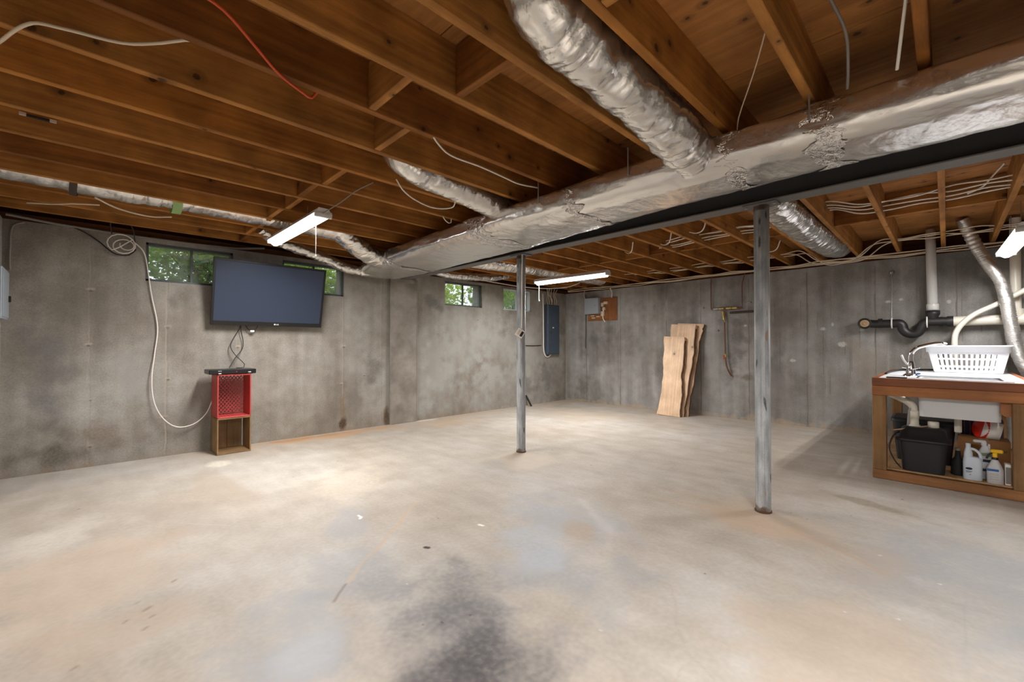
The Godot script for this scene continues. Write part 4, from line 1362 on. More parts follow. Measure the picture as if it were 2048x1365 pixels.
func make_back_wall_things() -> void:
	var st: SurfaceTool
	# wooden board with a grey box and small modules
	var bd := thing("service_board", "brown wooden board on the back wall carrying small modules", "board", Vector3(-4.58, 1.575, WALL_B + 0.012))
	box_part(Vector3(0.235, 0.215, 0), Vector3(0.18, 0.43, 0.018), "board", M.board, bd)
	box_part(Vector3(-0.09, 0.215, 0), Vector3(0.46, 0.42, 0.016), "board", M.board, bd)
	for q in [[0.03, 0.3, 0.05, 0.07], [0.06, 0.22, 0.05, 0.06], [0.03, 0.13, 0.06, 0.09], [0.1, 0.33, 0.08, 0.05]]:
		box_part(Vector3(q[0], q[1], 0.03), Vector3(q[2], q[3], 0.045), "module", M.cable_cream, bd, 0.004)
	for q in [[-0.2, 0.1], [-0.18, 0.06], [-0.08, 0.08]]:
		box_part(Vector3(q[0], q[1], 0.02), Vector3(0.08, 0.022, 0.025), "terminal_block", M.cable_cream, bd, 0.003)
	pipe(bd, "wire_tail", [[0.06, 0.2, 0.05], [0.05, 0.05, 0.05], [0.08, -0.03, 0.03]], 0.01, M.cable_white, 8)
	var tb := thing("utility_box", "pale grey square metal box mounted on the brown board", "utility box", Vector3(-4.76, 1.705, WALL_B + 0.026))
	box_part(Vector3(0, 0.155, 0.045), Vector3(0.31, 0.305, 0.09), "case", M.box_grey, tb, 0.006)
	var udoor := box_part(Vector3(0, 0.155, 0.093), Vector3(0.295, 0.29, 0.006), "door", M.box_grey, tb, 0.002)
	st = new_st()
	lathe(st, [Vector2(0, 0), Vector2(0.014, 0), Vector2(0.014, 0.006), Vector2(0, 0.006)], Vector3(0.095, 0.16, 0.096), Basis(Vector3.RIGHT, PI / 2), 14, Vector2.ONE, false)
	under(part(st, "lock", M.galvanised, tb), udoor)
	cable([[-4.35, 1.99, WALL_B + 0.05], [-4.34, 2.08, WALL_B + 0.05], [-4.37, 2.17, WALL_B + 0.07]], 0.009, "board_cable", "white cable rising from the wooden board to the joists", M.cable_white)
	cable([[-4.93, 2.0, WALL_B + 0.05], [-4.98, 2.08, WALL_B + 0.04], [-4.95, 2.17, WALL_B + 0.06]], 0.007, "box_cable", "cream cable looping left of the pale grey box", M.cable_cream)
	cable([[-4.955, 2.1, WALL_B + 0.014], [-4.955, 1.5, WALL_B + 0.012], [-4.96, 1.05, WALL_B + 0.012]], 0.006, "ground_wire", "dark wire running down the back wall near the corner", M.cable_black)
	# live-edge slabs
	make_slab("tallest live-edge slab, rearmost of the three leaning on the back wall", Vector3(-3.22, 0.0, -6.655), 0.185, -0.045, [Vector2(0.06, 0), Vector2(0.05, 0.7), Vector2(0.06, 1.49)], [Vector2(0.40, 0), Vector2(0.41, 0.45), Vector2(0.44, 0.9), Vector2(0.43, 1.2), Vector2(0.47, 1.4), Vector2(0.48, 1.48)], 0.05, 3)
	make_slab("middle live-edge slab, between the short front one and the rear one", Vector3(-3.22, 0.0, -6.585), 0.185, -0.035, [Vector2(0.0, 0), Vector2(0.02, 0.7), Vector2(0.0, 1.465)], [Vector2(0.36, 0), Vector2(0.37, 0.5), Vector2(0.41, 1.0), Vector2(0.4, 1.46)], 0.06, 13)
	make_slab("shortest live-edge slab, in front of the two taller ones", Vector3(-3.256, 0.0, -6.505), 0.185, -0.02, [Vector2(0.0, 0), Vector2(0.04, 0.35), Vector2(0.03, 0.75), Vector2(-0.01, 1.265)], [Vector2(0.375, 0), Vector2(0.37, 0.35), Vector2(0.34, 0.62), Vector2(0.36, 0.85), Vector2(0.325, 1.255)], 0.055, 23)
	# copper water line with brass fittings
	var cp := thing("copper_pipework", "copper water pipes with brass valves on the back wall", "pipes", Vector3(0, 0, WALL_B))
	pipe(cp, "riser", [[-2.55, 2.16, 0.06], [-2.565, 2.11, 0.05], [-2.572, 2.04, 0.04], [-2.572, 1.9, 0.04], [-2.572, 1.68, 0.04]], 0.0075, M.copper, 10)
	pipe(cp, "riser", [[-2.08, 2.16, 0.06], [-2.1, 2.1, 0.05], [-2.122, 2.03, 0.04], [-2.125, 1.85, 0.04], [-2.125, 1.67, 0.04]], 0.0075, M.copper, 10)
	pipe(cp, "manifold", [[-2.572, 1.672, 0.04], [-2.35, 1.668, 0.04], [-2.125, 1.664, 0.04]], 0.012, M.copper, 12)
	for q in [[-2.5, 0.015], [-2.42, 0.018], [-2.31, 0.02], [-2.23, 0.019]]:
		st = new_st()
		rod(st, Vector3(q[0] - 0.035, 1.67, 0.04), Vector3(q[0] + 0.035, 1.669, 0.04), q[1], 12)
		rod(st, Vector3(q[0] - 0.006, 1.67, 0.04), Vector3(q[0] + 0.006, 1.67, 0.04), q[1] + 0.006, 6)
		part(st, "brass_fitting", M.brass if q[0] > -2.45 else M.galvanised, cp)
	pipe(cp, "drop_pipe", [[-2.375, 1.665, 0.04], [-2.372, 1.45, 0.045], [-2.365, 1.2, 0.05], [-2.358, 0.98, 0.055], [-2.35, 0.85, 0.06], [-2.325, 0.74, 0.055], [-2.285, 0.64, 0.02]], 0.011, M.copper, 12)
	st = new_st()
	rod(st, Vector3(-2.395, 1.62, 0.045), Vector3(-2.38, 1.5, 0.05), 0.018, 10)
	rod(st, Vector3(-2.39, 1.58, 0.06), Vector3(-2.36, 1.46, 0.065), 0.008, 8)
	part(st, "brass_valve", M.brass, cp)
	box_part(Vector3(-2.375, 0.925, 0.08), Vector3(0.02, 0.07, 0.012), "valve_handle", M.red, cp, 0.003)
	box_part(Vector3(-2.36, 0.95, 0.055), Vector3(0.034, 0.05, 0.034), "valve_body", M.brass, cp, 0.005)
	for q in [[-2.7, 1.7], [-2.02, 1.735], [-2.48, 1.335]]:
		st = new_st()
		lathe(st, [Vector2(0, 0), Vector2(0.016, 0), Vector2(0.01, 0.014), Vector2(0, 0.016)], Vector3(q[0], q[1], 0.004), Basis(Vector3.RIGHT, PI / 2), 10)
		rod(st, Vector3(q[0] - 0.07, q[1] + 0.004, 0.01), Vector3(q[0], q[1], 0.012), 0.005, 6)
		part(st, "pipe_clip", M.galvanised, cp)
	st = new_st()
	rod(st, Vector3(-2.3, 1.6, WALL_B + 0.03), Vector3(-1.98, 1.605, WALL_B + 0.03), 0.016, 10)
	single(st, "dark_stub_pipe", "dark iron pipe stub running behind the near post", "pipe", M.dark_pipe)
	# drain: cleanout, trap, tee, black fittings
	var zz := WALL_B + 0.13
	var dr := thing("drain_trap", "black plastic drain trap with cleanout on the back wall", "drain", Vector3(0, 0, zz))
	st = new_st()
	lathe(st, [Vector2(0, -0.02), Vector2(0.066, -0.02), Vector2(0.066, 0.014), Vector2(0.052, 0.014), Vector2(0.05, 0.0), Vector2(0.0, 0.0)], Vector3(-0.705, 1.373, 0.02), Basis(Vector3(0, 0, 1), deg_to_rad(0)) * Basis(Vector3.RIGHT, PI / 2), 28)
	part(st, "cleanout_ring", M.abs, dr)
	st = new_st()
	lathe(st, [Vector2(0, 0.004), Vector2(0.046, 0.004), Vector2(0.046, 0.012), Vector2(0.038, 0.016), Vector2(0, 0.016)], Vector3(-0.705, 1.373, 0.02), Basis(Vector3.RIGHT, PI / 2), 24)
	box(st, Vector3(-0.705, 1.373, 0.042), Vector3(0.03, 0.03, 0.014), 0.003)
	part(st, "cleanout_plug", M.stone_tan, dr)
	pipe(dr, "inlet_pipe", [[-0.70, 1.373, -0.06], [-0.66, 1.37, -0.03], [-0.6, 1.364, 0.0], [-0.5, 1.364, 0.0], [-0.42, 1.364, 0.0]], 0.05, M.abs, 22)
	pipe(dr, "trap_bend", [[-0.42, 1.366, 0.0], [-0.385, 1.362, 0.0], [-0.365, 1.335, 0.0], [-0.355, 1.29, 0.0], [-0.325, 1.25, 0.0], [-0.28, 1.235, 0.0], [-0.235, 1.25, 0.0], [-0.205, 1.3, 0.0], [-0.185, 1.35, 0.0], [-0.15, 1.372, 0.0], [-0.11, 1.374, 0.0]], 0.049, M.abs, 22, 0.012)
	pipe(dr, "tee", [[-0.16, 1.373, 0.0], [-0.02, 1.371, 0.0], [0.05, 1.371, 0.0]], 0.051, M.abs, 22)
	for q in [[-0.56, 0.058, 0.04], [0.03, 0.06, 0.05], [-0.04, 0.056, 0.03]]:
		st = new_st()
		rod(st, Vector3(q[0] - q[2] * 0.5, 1.37, 0), Vector3(q[0] + q[2] * 0.5, 1.37, 0), q[1], 22)
		part(st, "collar", M.abs, dr)
	st = new_st()
	lathe(st, [Vector2(0.045, 0.0), Vector2(0.05, 0.03), Vector2(0.062, 0.05), Vector2(0.062, 0.09), Vector2(0.05, 0.09)], Vector3(-0.108, 1.405, 0), Basis.IDENTITY, 24)
	part(st, "hub", M.abs, dr)
	for x in [-0.455, -0.155]:
		st = new_st()
		var ring := []
		for k in 21:
			ring.append(Vector3(x, 1.37 + cos(TAU * k / 20.0) * 0.06, sin(TAU * k / 20.0) * 0.06))
		tube(st, PackedVector3Array(ring), 0.007, 8, false)
		part(st, "hanger_ring", M.tag_white, dr)
	st = new_st()
	rod(st, Vector3(-0.458, 1.43, 0.0), Vector3(-0.458, 1.985, -0.1), 0.005, 8)
	lathe(st, [Vector2(0, 0), Vector2(0.026, 0), Vector2(0.02, 0.03), Vector2(0, 0.032)], Vector3(-0.458, 1.99, -0.128), Basis(Vector3.RIGHT, PI / 2), 14)
	part(st, "hanger_rod", M.galvanised, dr)
	# white waste pipes
	var wv := thing("vent_pipe", "white vertical waste pipe dropping into the black tee", "pipe", Vector3(-0.108, 1.49, zz), "white waste pipes")
	st = new_st()
	lathe(st, [Vector2(0.0, 0.0), Vector2(0.044, 0.0), Vector2(0.044, 0.92), Vector2(0.0, 0.92)], Vector3(0, 0.01, 0), Basis(Vector3(0, 0, 1), deg_to_rad(0.8)), 26)
	part(st, "pipe", M.pvc_grey, wv)
	st = new_st()
	lathe(st, [Vector2(0.044, 0.0), Vector2(0.052, 0.002), Vector2(0.053, 0.07), Vector2(0.05, 0.075), Vector2(0.044, 0.076)], Vector3(0, 0.01, 0), Basis.IDENTITY, 26)
	part(st, "coupling", M.pvc_grey, wv)
	var wh := thing("waste_pipe", "white horizontal waste pipe running right from the black tee", "pipe", Vector3(0, 1.37, zz), "white waste pipes")
	st = new_st()
	rod(st, Vector3(0.05, 0, 0), Vector3(1.9, 0.02, 0), 0.052, 26)
	part(st, "pipe", M.pvc, wh)
	st = new_st()
	rod(st, Vector3(0.42, 0.004, 0), Vector3(0.6, 0.006, 0), 0.06, 26)
	rod(st, Vector3(0.505, 0.0, 0), Vector3(0.505, 0.11, 0), 0.06, 26)
	part(st, "tee", M.pvc, wh)
	st = new_st()
	rod(st, Vector3(0.505, 1.475, zz), Vector3(0.505, 2.42, zz), 0.04, 24)
	single(st, "stack_pipe", "white vertical pipe rising behind the strip lamp at the right edge", "pipe", M.pvc, "white waste pipes")
	var cd := cable([[0.07, 0.86, -6.56], [0.065, 1.0, -6.6], [0.06, 1.15, -6.62], [0.075, 1.25, -6.64], [0.13, 1.35, -6.65], [0.22, 1.44, -6.66], [0.36, 1.525, -6.66], [0.56, 1.66, -6.66], [0.9, 1.88, -6.66], [1.2, 2.05, -6.66]], 0.026, "drain_hose", "cream bent hose crossing in front of the white waste pipe", M.pvc, "", "hose")
	cd.set_meta("group", "white waste pipes")

# ---------------------------------------------------------------- sink bench and what stands on and in it
func slotted(st: SurfaceTool, q: Array, cols: int, rows: Array, ua: float, ub: float, bar: float, thick: float) -> void:
	# q: bl, br, tr, tl corners; open slots between solid bars
	var n: Vector3 = (q[1] - q[0]).cross(q[3] - q[0]).normalized() * thick
	var at := func(u: float, v: float) -> Vector3:
		return q[0].lerp(q[1], u).lerp(q[3].lerp(q[2], u), v)
	var cell := func(u0: float, u1: float, v0: float, v1: float) -> void:
		var f := [at.call(u0, v0), at.call(u1, v0), at.call(u1, v1), at.call(u0, v1)]
		var g := []
		for p in f:
			g.append(p + n)
		hexa(st, f, g)
	var vs := [0.0]
	for r in rows:
		vs.append_array(r)
	vs.append(1.0)
	for k in range(0, vs.size(), 2):
		cell.call(0.0, 1.0, vs[k], vs[k + 1])
	for r in rows:
		cell.call(0.0, ua, r[0], r[1])
		cell.call(ub, 1.0, r[0], r[1])
		var sp := (ub - ua + bar) / cols
		for k in range(1, cols):
			cell.call(ua + k * sp - bar, ua + k * sp, r[0], r[1])

func rounded_rect(w: float, d: float, r: float) -> PackedVector2Array:
	var p := PackedVector2Array()
	for c in [[1, 1, 0.0], [-1, 1, PI / 2], [-1, -1, PI], [1, -1, PI * 1.5]]:
		for k in 5:
			var a: float = c[2] + PI / 2 * k / 4.0
			p.append(Vector2(c[0] * (w * 0.5 - r) + cos(a) * r, c[1] * (d * 0.5 - r) + sin(a) * r))
	return p

# stack of rounded rectangles [y, width, depth, radius]
func loft(st: SurfaceTool, rows: Array, at: Vector3, cap_bottom := true, cap_top := true) -> void:
	st.set_smooth_group(0)
	var rings := []
	for r in rows:
		var ring := PackedVector3Array()
		for p in rounded_rect(r[1], r[2], r[3]):
			ring.append(at + Vector3(p.x, r[0], p.y))
		rings.append(ring)
	for i in rings.size() - 1:
		var n: int = rings[i].size()
		for k in n:
			var l := (k + 1) % n
			var mid: Vector3 = at + Vector3(0, (rows[i][0] + rows[i + 1][0]) * 0.5, 0)
			var c: Vector3 = (rings[i][k] + rings[i][l] + rings[i + 1][k] + rings[i + 1][l]) * 0.25 - mid
			var sl: float = rows[i][1] - rows[i + 1][1]
			var away := Vector3(c.x, 0, c.z) + Vector3(0, sl * 0.2 * signf(rows[i + 1][0] - rows[i][0] + 1e-6), 0)
			if absf(rows[i][0] - rows[i + 1][0]) < 1e-5:
				away = Vector3.UP if sl > 0.0 else Vector3.DOWN
			quad(st, rings[i][k], rings[i][l], rings[i + 1][l], rings[i + 1][k], away)
	st.set_smooth_group(-1)
	for e in [[0, cap_bottom, Vector3.DOWN], [rings.size() - 1, cap_top, Vector3.UP]]:
		if e[1]:
			var ring: PackedVector3Array = rings[e[0]]
			var c := Vector3.ZERO
			for p in ring:
				c += p
			c /= ring.size()
			for k in ring.size():
				tri(st, c, ring[k], ring[(k + 1) % ring.size()], e[2])

func make_bench_things() -> void:
	var st: SurfaceTool
	var bx0 := -0.443
	var bx1 := 0.46
	var bz0 := -4.673
	var bz1 := -6.56
	var mx := (bx0 + bx1) * 0.5
	var mz := (bz0 + bz1) * 0.5
	var bw := bx1 - bx0
	var bd := bz0 - bz1
	var b := thing("sink_bench", "wooden bench with white top and brown edge, holding the utility sink", "bench", Vector3(0, 0, 0))
	# white top with the sink opening
	st = new_st()
	var sx0 := -0.2
	var sx1 := 0.32
	var sz0 := -4.76
	var sz1 := -5.28
	for r in [[bx0 + 0.04, bx1 - 0.04, bz0 - 0.04, sz0], [bx0 + 0.04, sx0, sz0, sz1], [sx1, bx1 - 0.04, sz0, sz1], [bx0 + 0.04, bx1 - 0.04, sz1, bz1]]:
		box(st, Vector3((r[0] + r[1]) * 0.5, 0.823, (r[2] + r[3]) * 0.5), Vector3(r[1] - r[0], 0.018, absf(r[2] - r[3])), 0.0005)
	part(st, "white_top", M.laminate, b)
	box_part(Vector3(mx, 0.801, bz0 - 0.019), Vector3(bw, 0.064, 0.038), "edge_board", M.bench_edge, b, 0.003)
	box_part(Vector3(bx0 + 0.019, 0.801, mz - 0.02), Vector3(0.038, 0.064, bd - 0.04), "edge_board", M.bench_edge, b, 0.003)
	box_part(Vector3(bx1 - 0.019, 0.801, mz - 0.02), Vector3(0.038, 0.064, bd - 0.04), "edge_board", M.bench_edge, b, 0.003)
	box_part(Vector3(mx, 0.729, bz0 - 0.02), Vector3(bw, 0.078, 0.038), "top_rail", M.bench_rail, b, 0.003)
	for x in [bx0 + 0.02, bx1 - 0.02]:
		box_part(Vector3(x, 0.729, mz - 0.02), Vector3(0.038, 0.078, bd - 0.04), "top_rail", M.bench_rail, b, 0.003)
	for x in [bx0 + 0.045, bx1 - 0.045 - 0.045]:
		for z in [bz0 - 0.046, bz1 + 0.05]:
			box_part(Vector3(x, 0.381, z), Vector3(0.088, 0.616, 0.088), "leg", M.bench_leg, b, 0.004, Basis.IDENTITY, Vector2(rng.randf(), rng.randf()))
	box_part(Vector3(mx, 0.0375, bz0 - 0.02), Vector3(bw, 0.071, 0.038), "bottom_rail", M.bench_skirt, b, 0.003)
	for x in [bx0 + 0.02, bx1 - 0.02]:
		box_part(Vector3(x, 0.0375, mz - 0.02), Vector3(0.038, 0.071, bd - 0.04), "bottom_rail", M.bench_skirt, b, 0.003)
	box_part(Vector3(mx, 0.081, mz - 0.005), Vector3(bw - 0.06, 0.014, bd - 0.09), "shelf", M.shelf, b, 0.001)
	st = new_st()
	prism(st, PackedVector2Array([Vector2(-0.045, 0), Vector2(-0.045, -0.085), Vector2(-0.025, -0.105), Vector2(0.025, -0.105), Vector2(0.045, -0.085), Vector2(0.045, 0)]), 0.036, Transform3D(Basis.IDENTITY, Vector3(0.318, 0.69, bz0 - 0.09)))
	part(st, "corner_bracket", M.bench_rail, b)
	# utility sink
	var s := thing("utility_sink", "white plastic utility sink set into the bench top", "sink", Vector3(0.06, 0.5, -5.02))
	st = new_st()
	loft(st, [[0.03, 0.44, 0.47, 0.03], [0.33, 0.455, 0.505, 0.03]], Vector3.ZERO, true, false)
	loft(st, [[0.04, 0.42, 0.45, 0.03], [0.33, 0.44, 0.49, 0.03]], Vector3.ZERO, true, false)
	part(st, "basin", M.basin_white, s)
	st = new_st()
	for k in [-1.0, 1.0]:
		box(st, Vector3(k * 0.262, 0.336, 0), Vector3(0.044, 0.008, 0.57), 0.003)
		box(st, Vector3(0, 0.336, k * 0.263), Vector3(0.5, 0.008, 0.044), 0.003)
	part(st, "rim", M.laminate, s)
	st = new_st()
	rod(st, Vector3(0.0, -0.1, 0.0), Vector3(0, 0.035, 0), 0.022, 16)
	part(st, "drain_tail", M.pvc, s)
	# faucet
	var fa := thing("faucet", "chrome gooseneck faucet at the left of the utility sink", "faucet", Vector3(-0.225, 0.8325, -5.2))
	st = new_st()
	loft(st, [[0.0, 0.1, 0.17, 0.045], [0.012, 0.096, 0.166, 0.043], [0.02, 0.07, 0.13, 0.03]], Vector3.ZERO)
	var fbase := part(st, "base_plate", M.chrome, fa)
	st = new_st()
	lathe(st, [Vector2(0.034, 0.015), Vector2(0.03, 0.06), Vector2(0.024, 0.11), Vector2(0.018, 0.13)], Vector3.ZERO, Basis.IDENTITY, 20)
	tube(st, smooth_path(v3([[0, 0.1, 0], [0.0, 0.17, 0], [0.012, 0.215, 0.0], [0.045, 0.25, 0], [0.1, 0.272, 0], [0.16, 0.287, 0], [0.2, 0.288, 0], [0.225, 0.275, 0]]), 0.015), func(t: float, _a: float) -> float: return lerpf(0.018, 0.013, t), 16)
	part(st, "spout", M.chrome, fa)
	for k in [-1.0, 1.0]:
		st = new_st()
		lathe(st, [Vector2(0.02, 0.0), Vector2(0.018, 0.04), Vector2(0.012, 0.055), Vector2(0, 0.057)], Vector3(0.0, 0.015, k * 0.065), Basis.IDENTITY, 14)
		tube(st, PackedVector3Array([Vector3(0, 0.06, k * 0.065), Vector3(0.06 * k, 0.075, k * 0.075)]), 0.007, 8)
		part(st, "handle", M.chrome, fa)
	pipe(fa, "lever", [[-0.02, 0.1, 0.01], [-0.045, 0.14, 0.012], [-0.06, 0.185, 0.012]], 0.008, M.tag_white, 8)
	for k in [-1.0, 1.0]:
		box_part(Vector3(0.02 + 0.03 * k, 0.024, 0.055), Vector3(0.03, 0.012, 0.03), "tag", M.print_blue, fbase, 0.004)
	st = new_st()
	box(st, Vector3(-0.292, 0.8375, -4.755), Vector3(0.13, 0.009, 0.035), 0.003, Basis(Vector3.UP, deg_to_rad(-4)))
	single(st, "black_strip", "black plastic strip lying on the white top left of the faucet", "strip", M.matt_black)
	cable([[-0.40, 0.842, -5.3], [-0.39, 0.842, -5.8], [-0.3, 0.842, -6.3], [-0.1, 0.842, -6.45], [0.3, 0.842, -6.5]], 0.01, "black_hose", "black hose lying along the back of the white top", M.cable_black, "", "hose")
	# laundry basket
	var k := thing("laundry_basket", "white slotted plastic laundry basket on the bench top", "basket", Vector3(0.14, 0.832, -6.25))
	var bh := 0.205
	var f0 := 0.228
	var f1 := 0.268
	var d0 := 0.14
	var d1 := 0.175
	var cs := [[Vector3(-f0, 0.004, d0), Vector3(f0, 0.004, d0), Vector3(f1, bh, d1), Vector3(-f1, bh, d1), 12], [Vector3(f0, 0.004, -d0), Vector3(-f0, 0.004, -d0), Vector3(-f1, bh, -d1), Vector3(f1, bh, -d1), 12], [Vector3(f0, 0.004, d0), Vector3(f0, 0.004, -d0), Vector3(f1, bh, -d1), Vector3(f1, bh, d1), 8], [Vector3(-f0, 0.004, -d0), Vector3(-f0, 0.004, d0), Vector3(-f1, bh, d1), Vector3(-f1, bh, -d1), 8]]
	for c in cs:
		st = new_st()
		slotted(st, [c[0], c[1], c[2], c[3]], c[4], [[0.08, 0.24], [0.3, 0.62], [0.68, 0.9]], 0.09, 0.9, 0.032 if c[4] == 12 else 0.045, 0.004)
		part(st, "slotted_side", M.white, k)
	box_part(Vector3(0, 0.004, 0), Vector3(f0 * 2, 0.006, d0 * 2), "base", M.white, k, 0.002)
	st = new_st()
	loft(st, [[bh, f1 * 2 + 0.006, d1 * 2 + 0.006, 0.02], [bh, 0.575, 0.392, 0.04], [bh + 0.05, 0.582, 0.4, 0.045], [bh + 0.052, 0.6, 0.418, 0.05], [bh + 0.064, 0.604, 0.422, 0.05], [bh + 0.066, 0.57, 0.39, 0.04], [bh + 0.04, 0.562, 0.38, 0.04], [bh + 0.002, 0.54, 0.35, 0.02]], Vector3.ZERO, false, false)
	part(st, "rim", M.white, k)
	# sump basin under the sink
	var tbn := thing("sump_basin", "black plastic lidded pump basin under the bench", "basin", Vector3(-0.14, 0.089, -4.845))
	st = new_st()
	loft(st, [[0.0, 0.245, 0.235, 0.04], [0.24, 0.285, 0.275, 0.05]], Vector3.ZERO)
	part(st, "tub", M.tub_black, tbn)
	st = new_st()
	loft(st, [[0.238, 0.29, 0.28, 0.05], [0.242, 0.33, 0.31, 0.06], [0.262, 0.33, 0.31, 0.06], [0.264, 0.29, 0.28, 0.06], [0.33, 0.26, 0.25, 0.07], [0.352, 0.2, 0.19, 0.07]], Vector3.ZERO)
	part(st, "lid", M.tub_black, tbn)
	st = new_st()
	lathe(st, [Vector2(0, 0.0), Vector2(0.034, 0.0), Vector2(0.034, 0.05), Vector2(0.03, 0.054), Vector2(0, 0.054)], Vector3(0.06, 0.345, 0.0), Basis.IDENTITY, 18)
	part(st, "cap", M.pvc, tbn)
	st = new_st()
	lathe(st, [Vector2(0.04, 0.0), Vector2(0.04, 0.015), Vector2(0.032, 0.018), Vector2(0.031, 0.075), Vector2(0.034, 0.076), Vector2(0.034, 0.13), Vector2(0.03, 0.132)], Vector3(-0.055, 0.345, 0.0), Basis.IDENTITY, 18)
	part(st, "inlet", M.pvc, tbn)
	pipe(tbn, "inlet_elbow", [[-0.055, 0.46, 0], [-0.06, 0.51, 0], [-0.09, 0.545, 0], [-0.15, 0.58, 0], [-0.2, 0.605, 0]], 0.027, M.pvc, 16)
	pipe(tbn, "vent_tube", [[-0.09, 0.34, 0.02], [-0.085, 0.42, 0.02], [-0.075, 0.5, 0.02]], 0.008, M.galvanised, 8)
	cable([[-0.20, 0.40, -4.9], [-0.31, 0.36, -4.85], [-0.345, 0.25, -4.8], [-0.31, 0.15, -4.77], [-0.27, 0.1, -4.745]], 0.005, "pump_cord", "thin dark cord hanging left of the pump basin", M.cable_black)
	st = new_st()
	rod(st, Vector3(-0.315, 0.405, -4.735), Vector3(-0.115, 0.452, -4.80), 0.0055, 8)
	single(st, "wooden_stick", "thin tan wooden stick lying across the pump basin lid", "stick", M.stone_tan)
	# bottles
	var jy := 0.0885
	var jug := thing("bleach_jug", "pale blue-white jug with moulded handle, beside the spray bottle", "jug", Vector3(0.131, jy, -4.765))
	st = new_st()
	loft(st, [[0.0, 0.094, 0.06, 0.025], [0.004, 0.102, 0.066, 0.028], [0.13, 0.102, 0.066, 0.028], [0.165, 0.094, 0.062, 0.028], [0.172, 0.045, 0.06, 0.02]], Vector3.ZERO)
	var jbody := part(st, "body", M.jug, jug)
	st = new_st()
	loft(st, [[0.16, 0.05, 0.055, 0.02], [0.2, 0.046, 0.05, 0.02], [0.235, 0.03, 0.032, 0.013], [0.25, 0.026, 0.026, 0.012]], Vector3(-0.022, 0, 0))
	part(st, "neck", M.jug, jug)
	pipe(jug, "handle", [[-0.02, 0.232, 0], [0.012, 0.226, 0], [0.036, 0.2, 0], [0.043, 0.165, 0], [0.042, 0.14, 0]], 0.0095, M.jug, 12, 0.008)
	st = new_st()
	lathe(st, [Vector2(0.014, 0.0), Vector2(0.0145, 0.02), Vector2(0, 0.021)], Vector3(-0.022, 0.25, 0), Basis.IDENTITY, 16)
	part(st, "cap", M.jug, jug)
	st = new_st()
	lathe(st, [Vector2(0, 0), Vector2(0.016, 0), Vector2(0.016, 0.0008), Vector2(0, 0.0008)], Vector3(-0.02, 0.085, 0.033), Basis(Vector3.RIGHT, PI / 2), 20, Vector2(1.15, 0.55))
	part(st, "logo", M.print_dark, jbody)
	for q in [[-0.02, 0.066, 0.034], [-0.022, 0.058, 0.026], [-0.014, 0.04, 0.01]]:
		box_part(Vector3(q[0], q[1], 0.0332), Vector3(q[2], 0.0035, 0.0008), "print_line", M.print_dark, jbody, 0.0001)
	var sp := thing("spray_bottle", "clear spray bottle with yellow trigger and blue band", "spray bottle", Vector3(0.243, jy, -4.745))
	st = new_st()
	loft(st, [[0.0, 0.078, 0.05, 0.02], [0.004, 0.084, 0.056, 0.024], [0.1, 0.084, 0.056, 0.024], [0.125, 0.07, 0.05, 0.022], [0.16, 0.042, 0.036, 0.016], [0.178, 0.028, 0.028, 0.013]], Vector3.ZERO)
	var sbody := part(st, "body", M.clear_jug, sp)
	box_part(Vector3(-0.012, 0.1, 0.0285), Vector3(0.058, 0.016, 0.001), "blue_band", M.print_blue, sbody, 0.0002)
	for q in [0.074, 0.064, 0.05, 0.034]:
		box_part(Vector3(-0.006, q, 0.0285), Vector3(0.044, 0.0035, 0.0008), "print_line", M.galvanised, sbody, 0.0001)
	st = new_st()
	lathe(st, [Vector2(0.017, 0), Vector2(0.018, 0.012), Vector2(0.014, 0.016)], Vector3(0, 0.175, 0), Basis.IDENTITY, 14)
	part(st, "collar", M.black, sp)
	st = new_st()
	box(st, Vector3(0, 0.205, 0), Vector3(0.024, 0.034, 0.02), 0.004)
	box(st, Vector3(0.01, 0.235, 0), Vector3(0.066, 0.026, 0.024), 0.008)
	var shead := part(st, "spray_head", M.yellow, sp)
	pipe(shead, "trigger", [[-0.012, 0.222, 0], [-0.03, 0.205, 0], [-0.042, 0.175, 0]], 0.006, M.black, 8, 0.008)
	pipe(shead, "nozzle", [[0.04, 0.235, 0], [0.058, 0.236, 0]], 0.006, M.black, 8, 0.008)
	var sb := thing("cleaner_bottle", "white bottle with green and navy print behind the jug", "bottle", Vector3(0.2, jy, -4.865))
	st = new_st()
	loft(st, [[0.0, 0.085, 0.055, 0.02], [0.14, 0.085, 0.055, 0.02], [0.2, 0.07, 0.045, 0.018], [0.25, 0.03, 0.03, 0.012]], Vector3.ZERO)
	var cbody := part(st, "body", M.white, sb)
	st = new_st()
	box(st, Vector3(-0.006, 0.262, 0), Vector3(0.03, 0.03, 0.026), 0.005)
	box(st, Vector3(-0.028, 0.278, 0), Vector3(0.07, 0.022, 0.022), 0.006)
	box(st, Vector3(0.02, 0.24, 0), Vector3(0.012, 0.05, 0.014), 0.003)
	part(st, "spray_head", M.white, sb)
	box_part(Vector3(0, 0.185, 0.026), Vector3(0.06, 0.022, 0.002), "green_print", M.print_green, cbody, 0.0005)
	box_part(Vector3(0, 0.14, 0.0285), Vector3(0.07, 0.02, 0.001), "navy_print", M.print_dark, cbody, 0.0002)
	box_part(Vector3(0, 0.07, 0.0285), Vector3(0.07, 0.02, 0.001), "navy_print", M.print_dark, cbody, 0.0002)
	var gbx := thing("white_carton", "narrow carton with grey side right of the spray bottle", "carton", Vector3(0.305, jy, -4.775))
	box_part(Vector3(0, 0.075, 0), Vector3(0.03, 0.15, 0.07), "body", M.tag_white, gbx, 0.002)
	box_part(Vector3(0.002, 0.07, 0.0356), Vector3(0.026, 0.12, 0.0015), "grey_print", M.cable_grey, gbx, 0.0003)
	var dk := thing("dark_jug", "dark green glass jug left of the pale jug", "jug", Vector3(0.055, jy, -4.86))
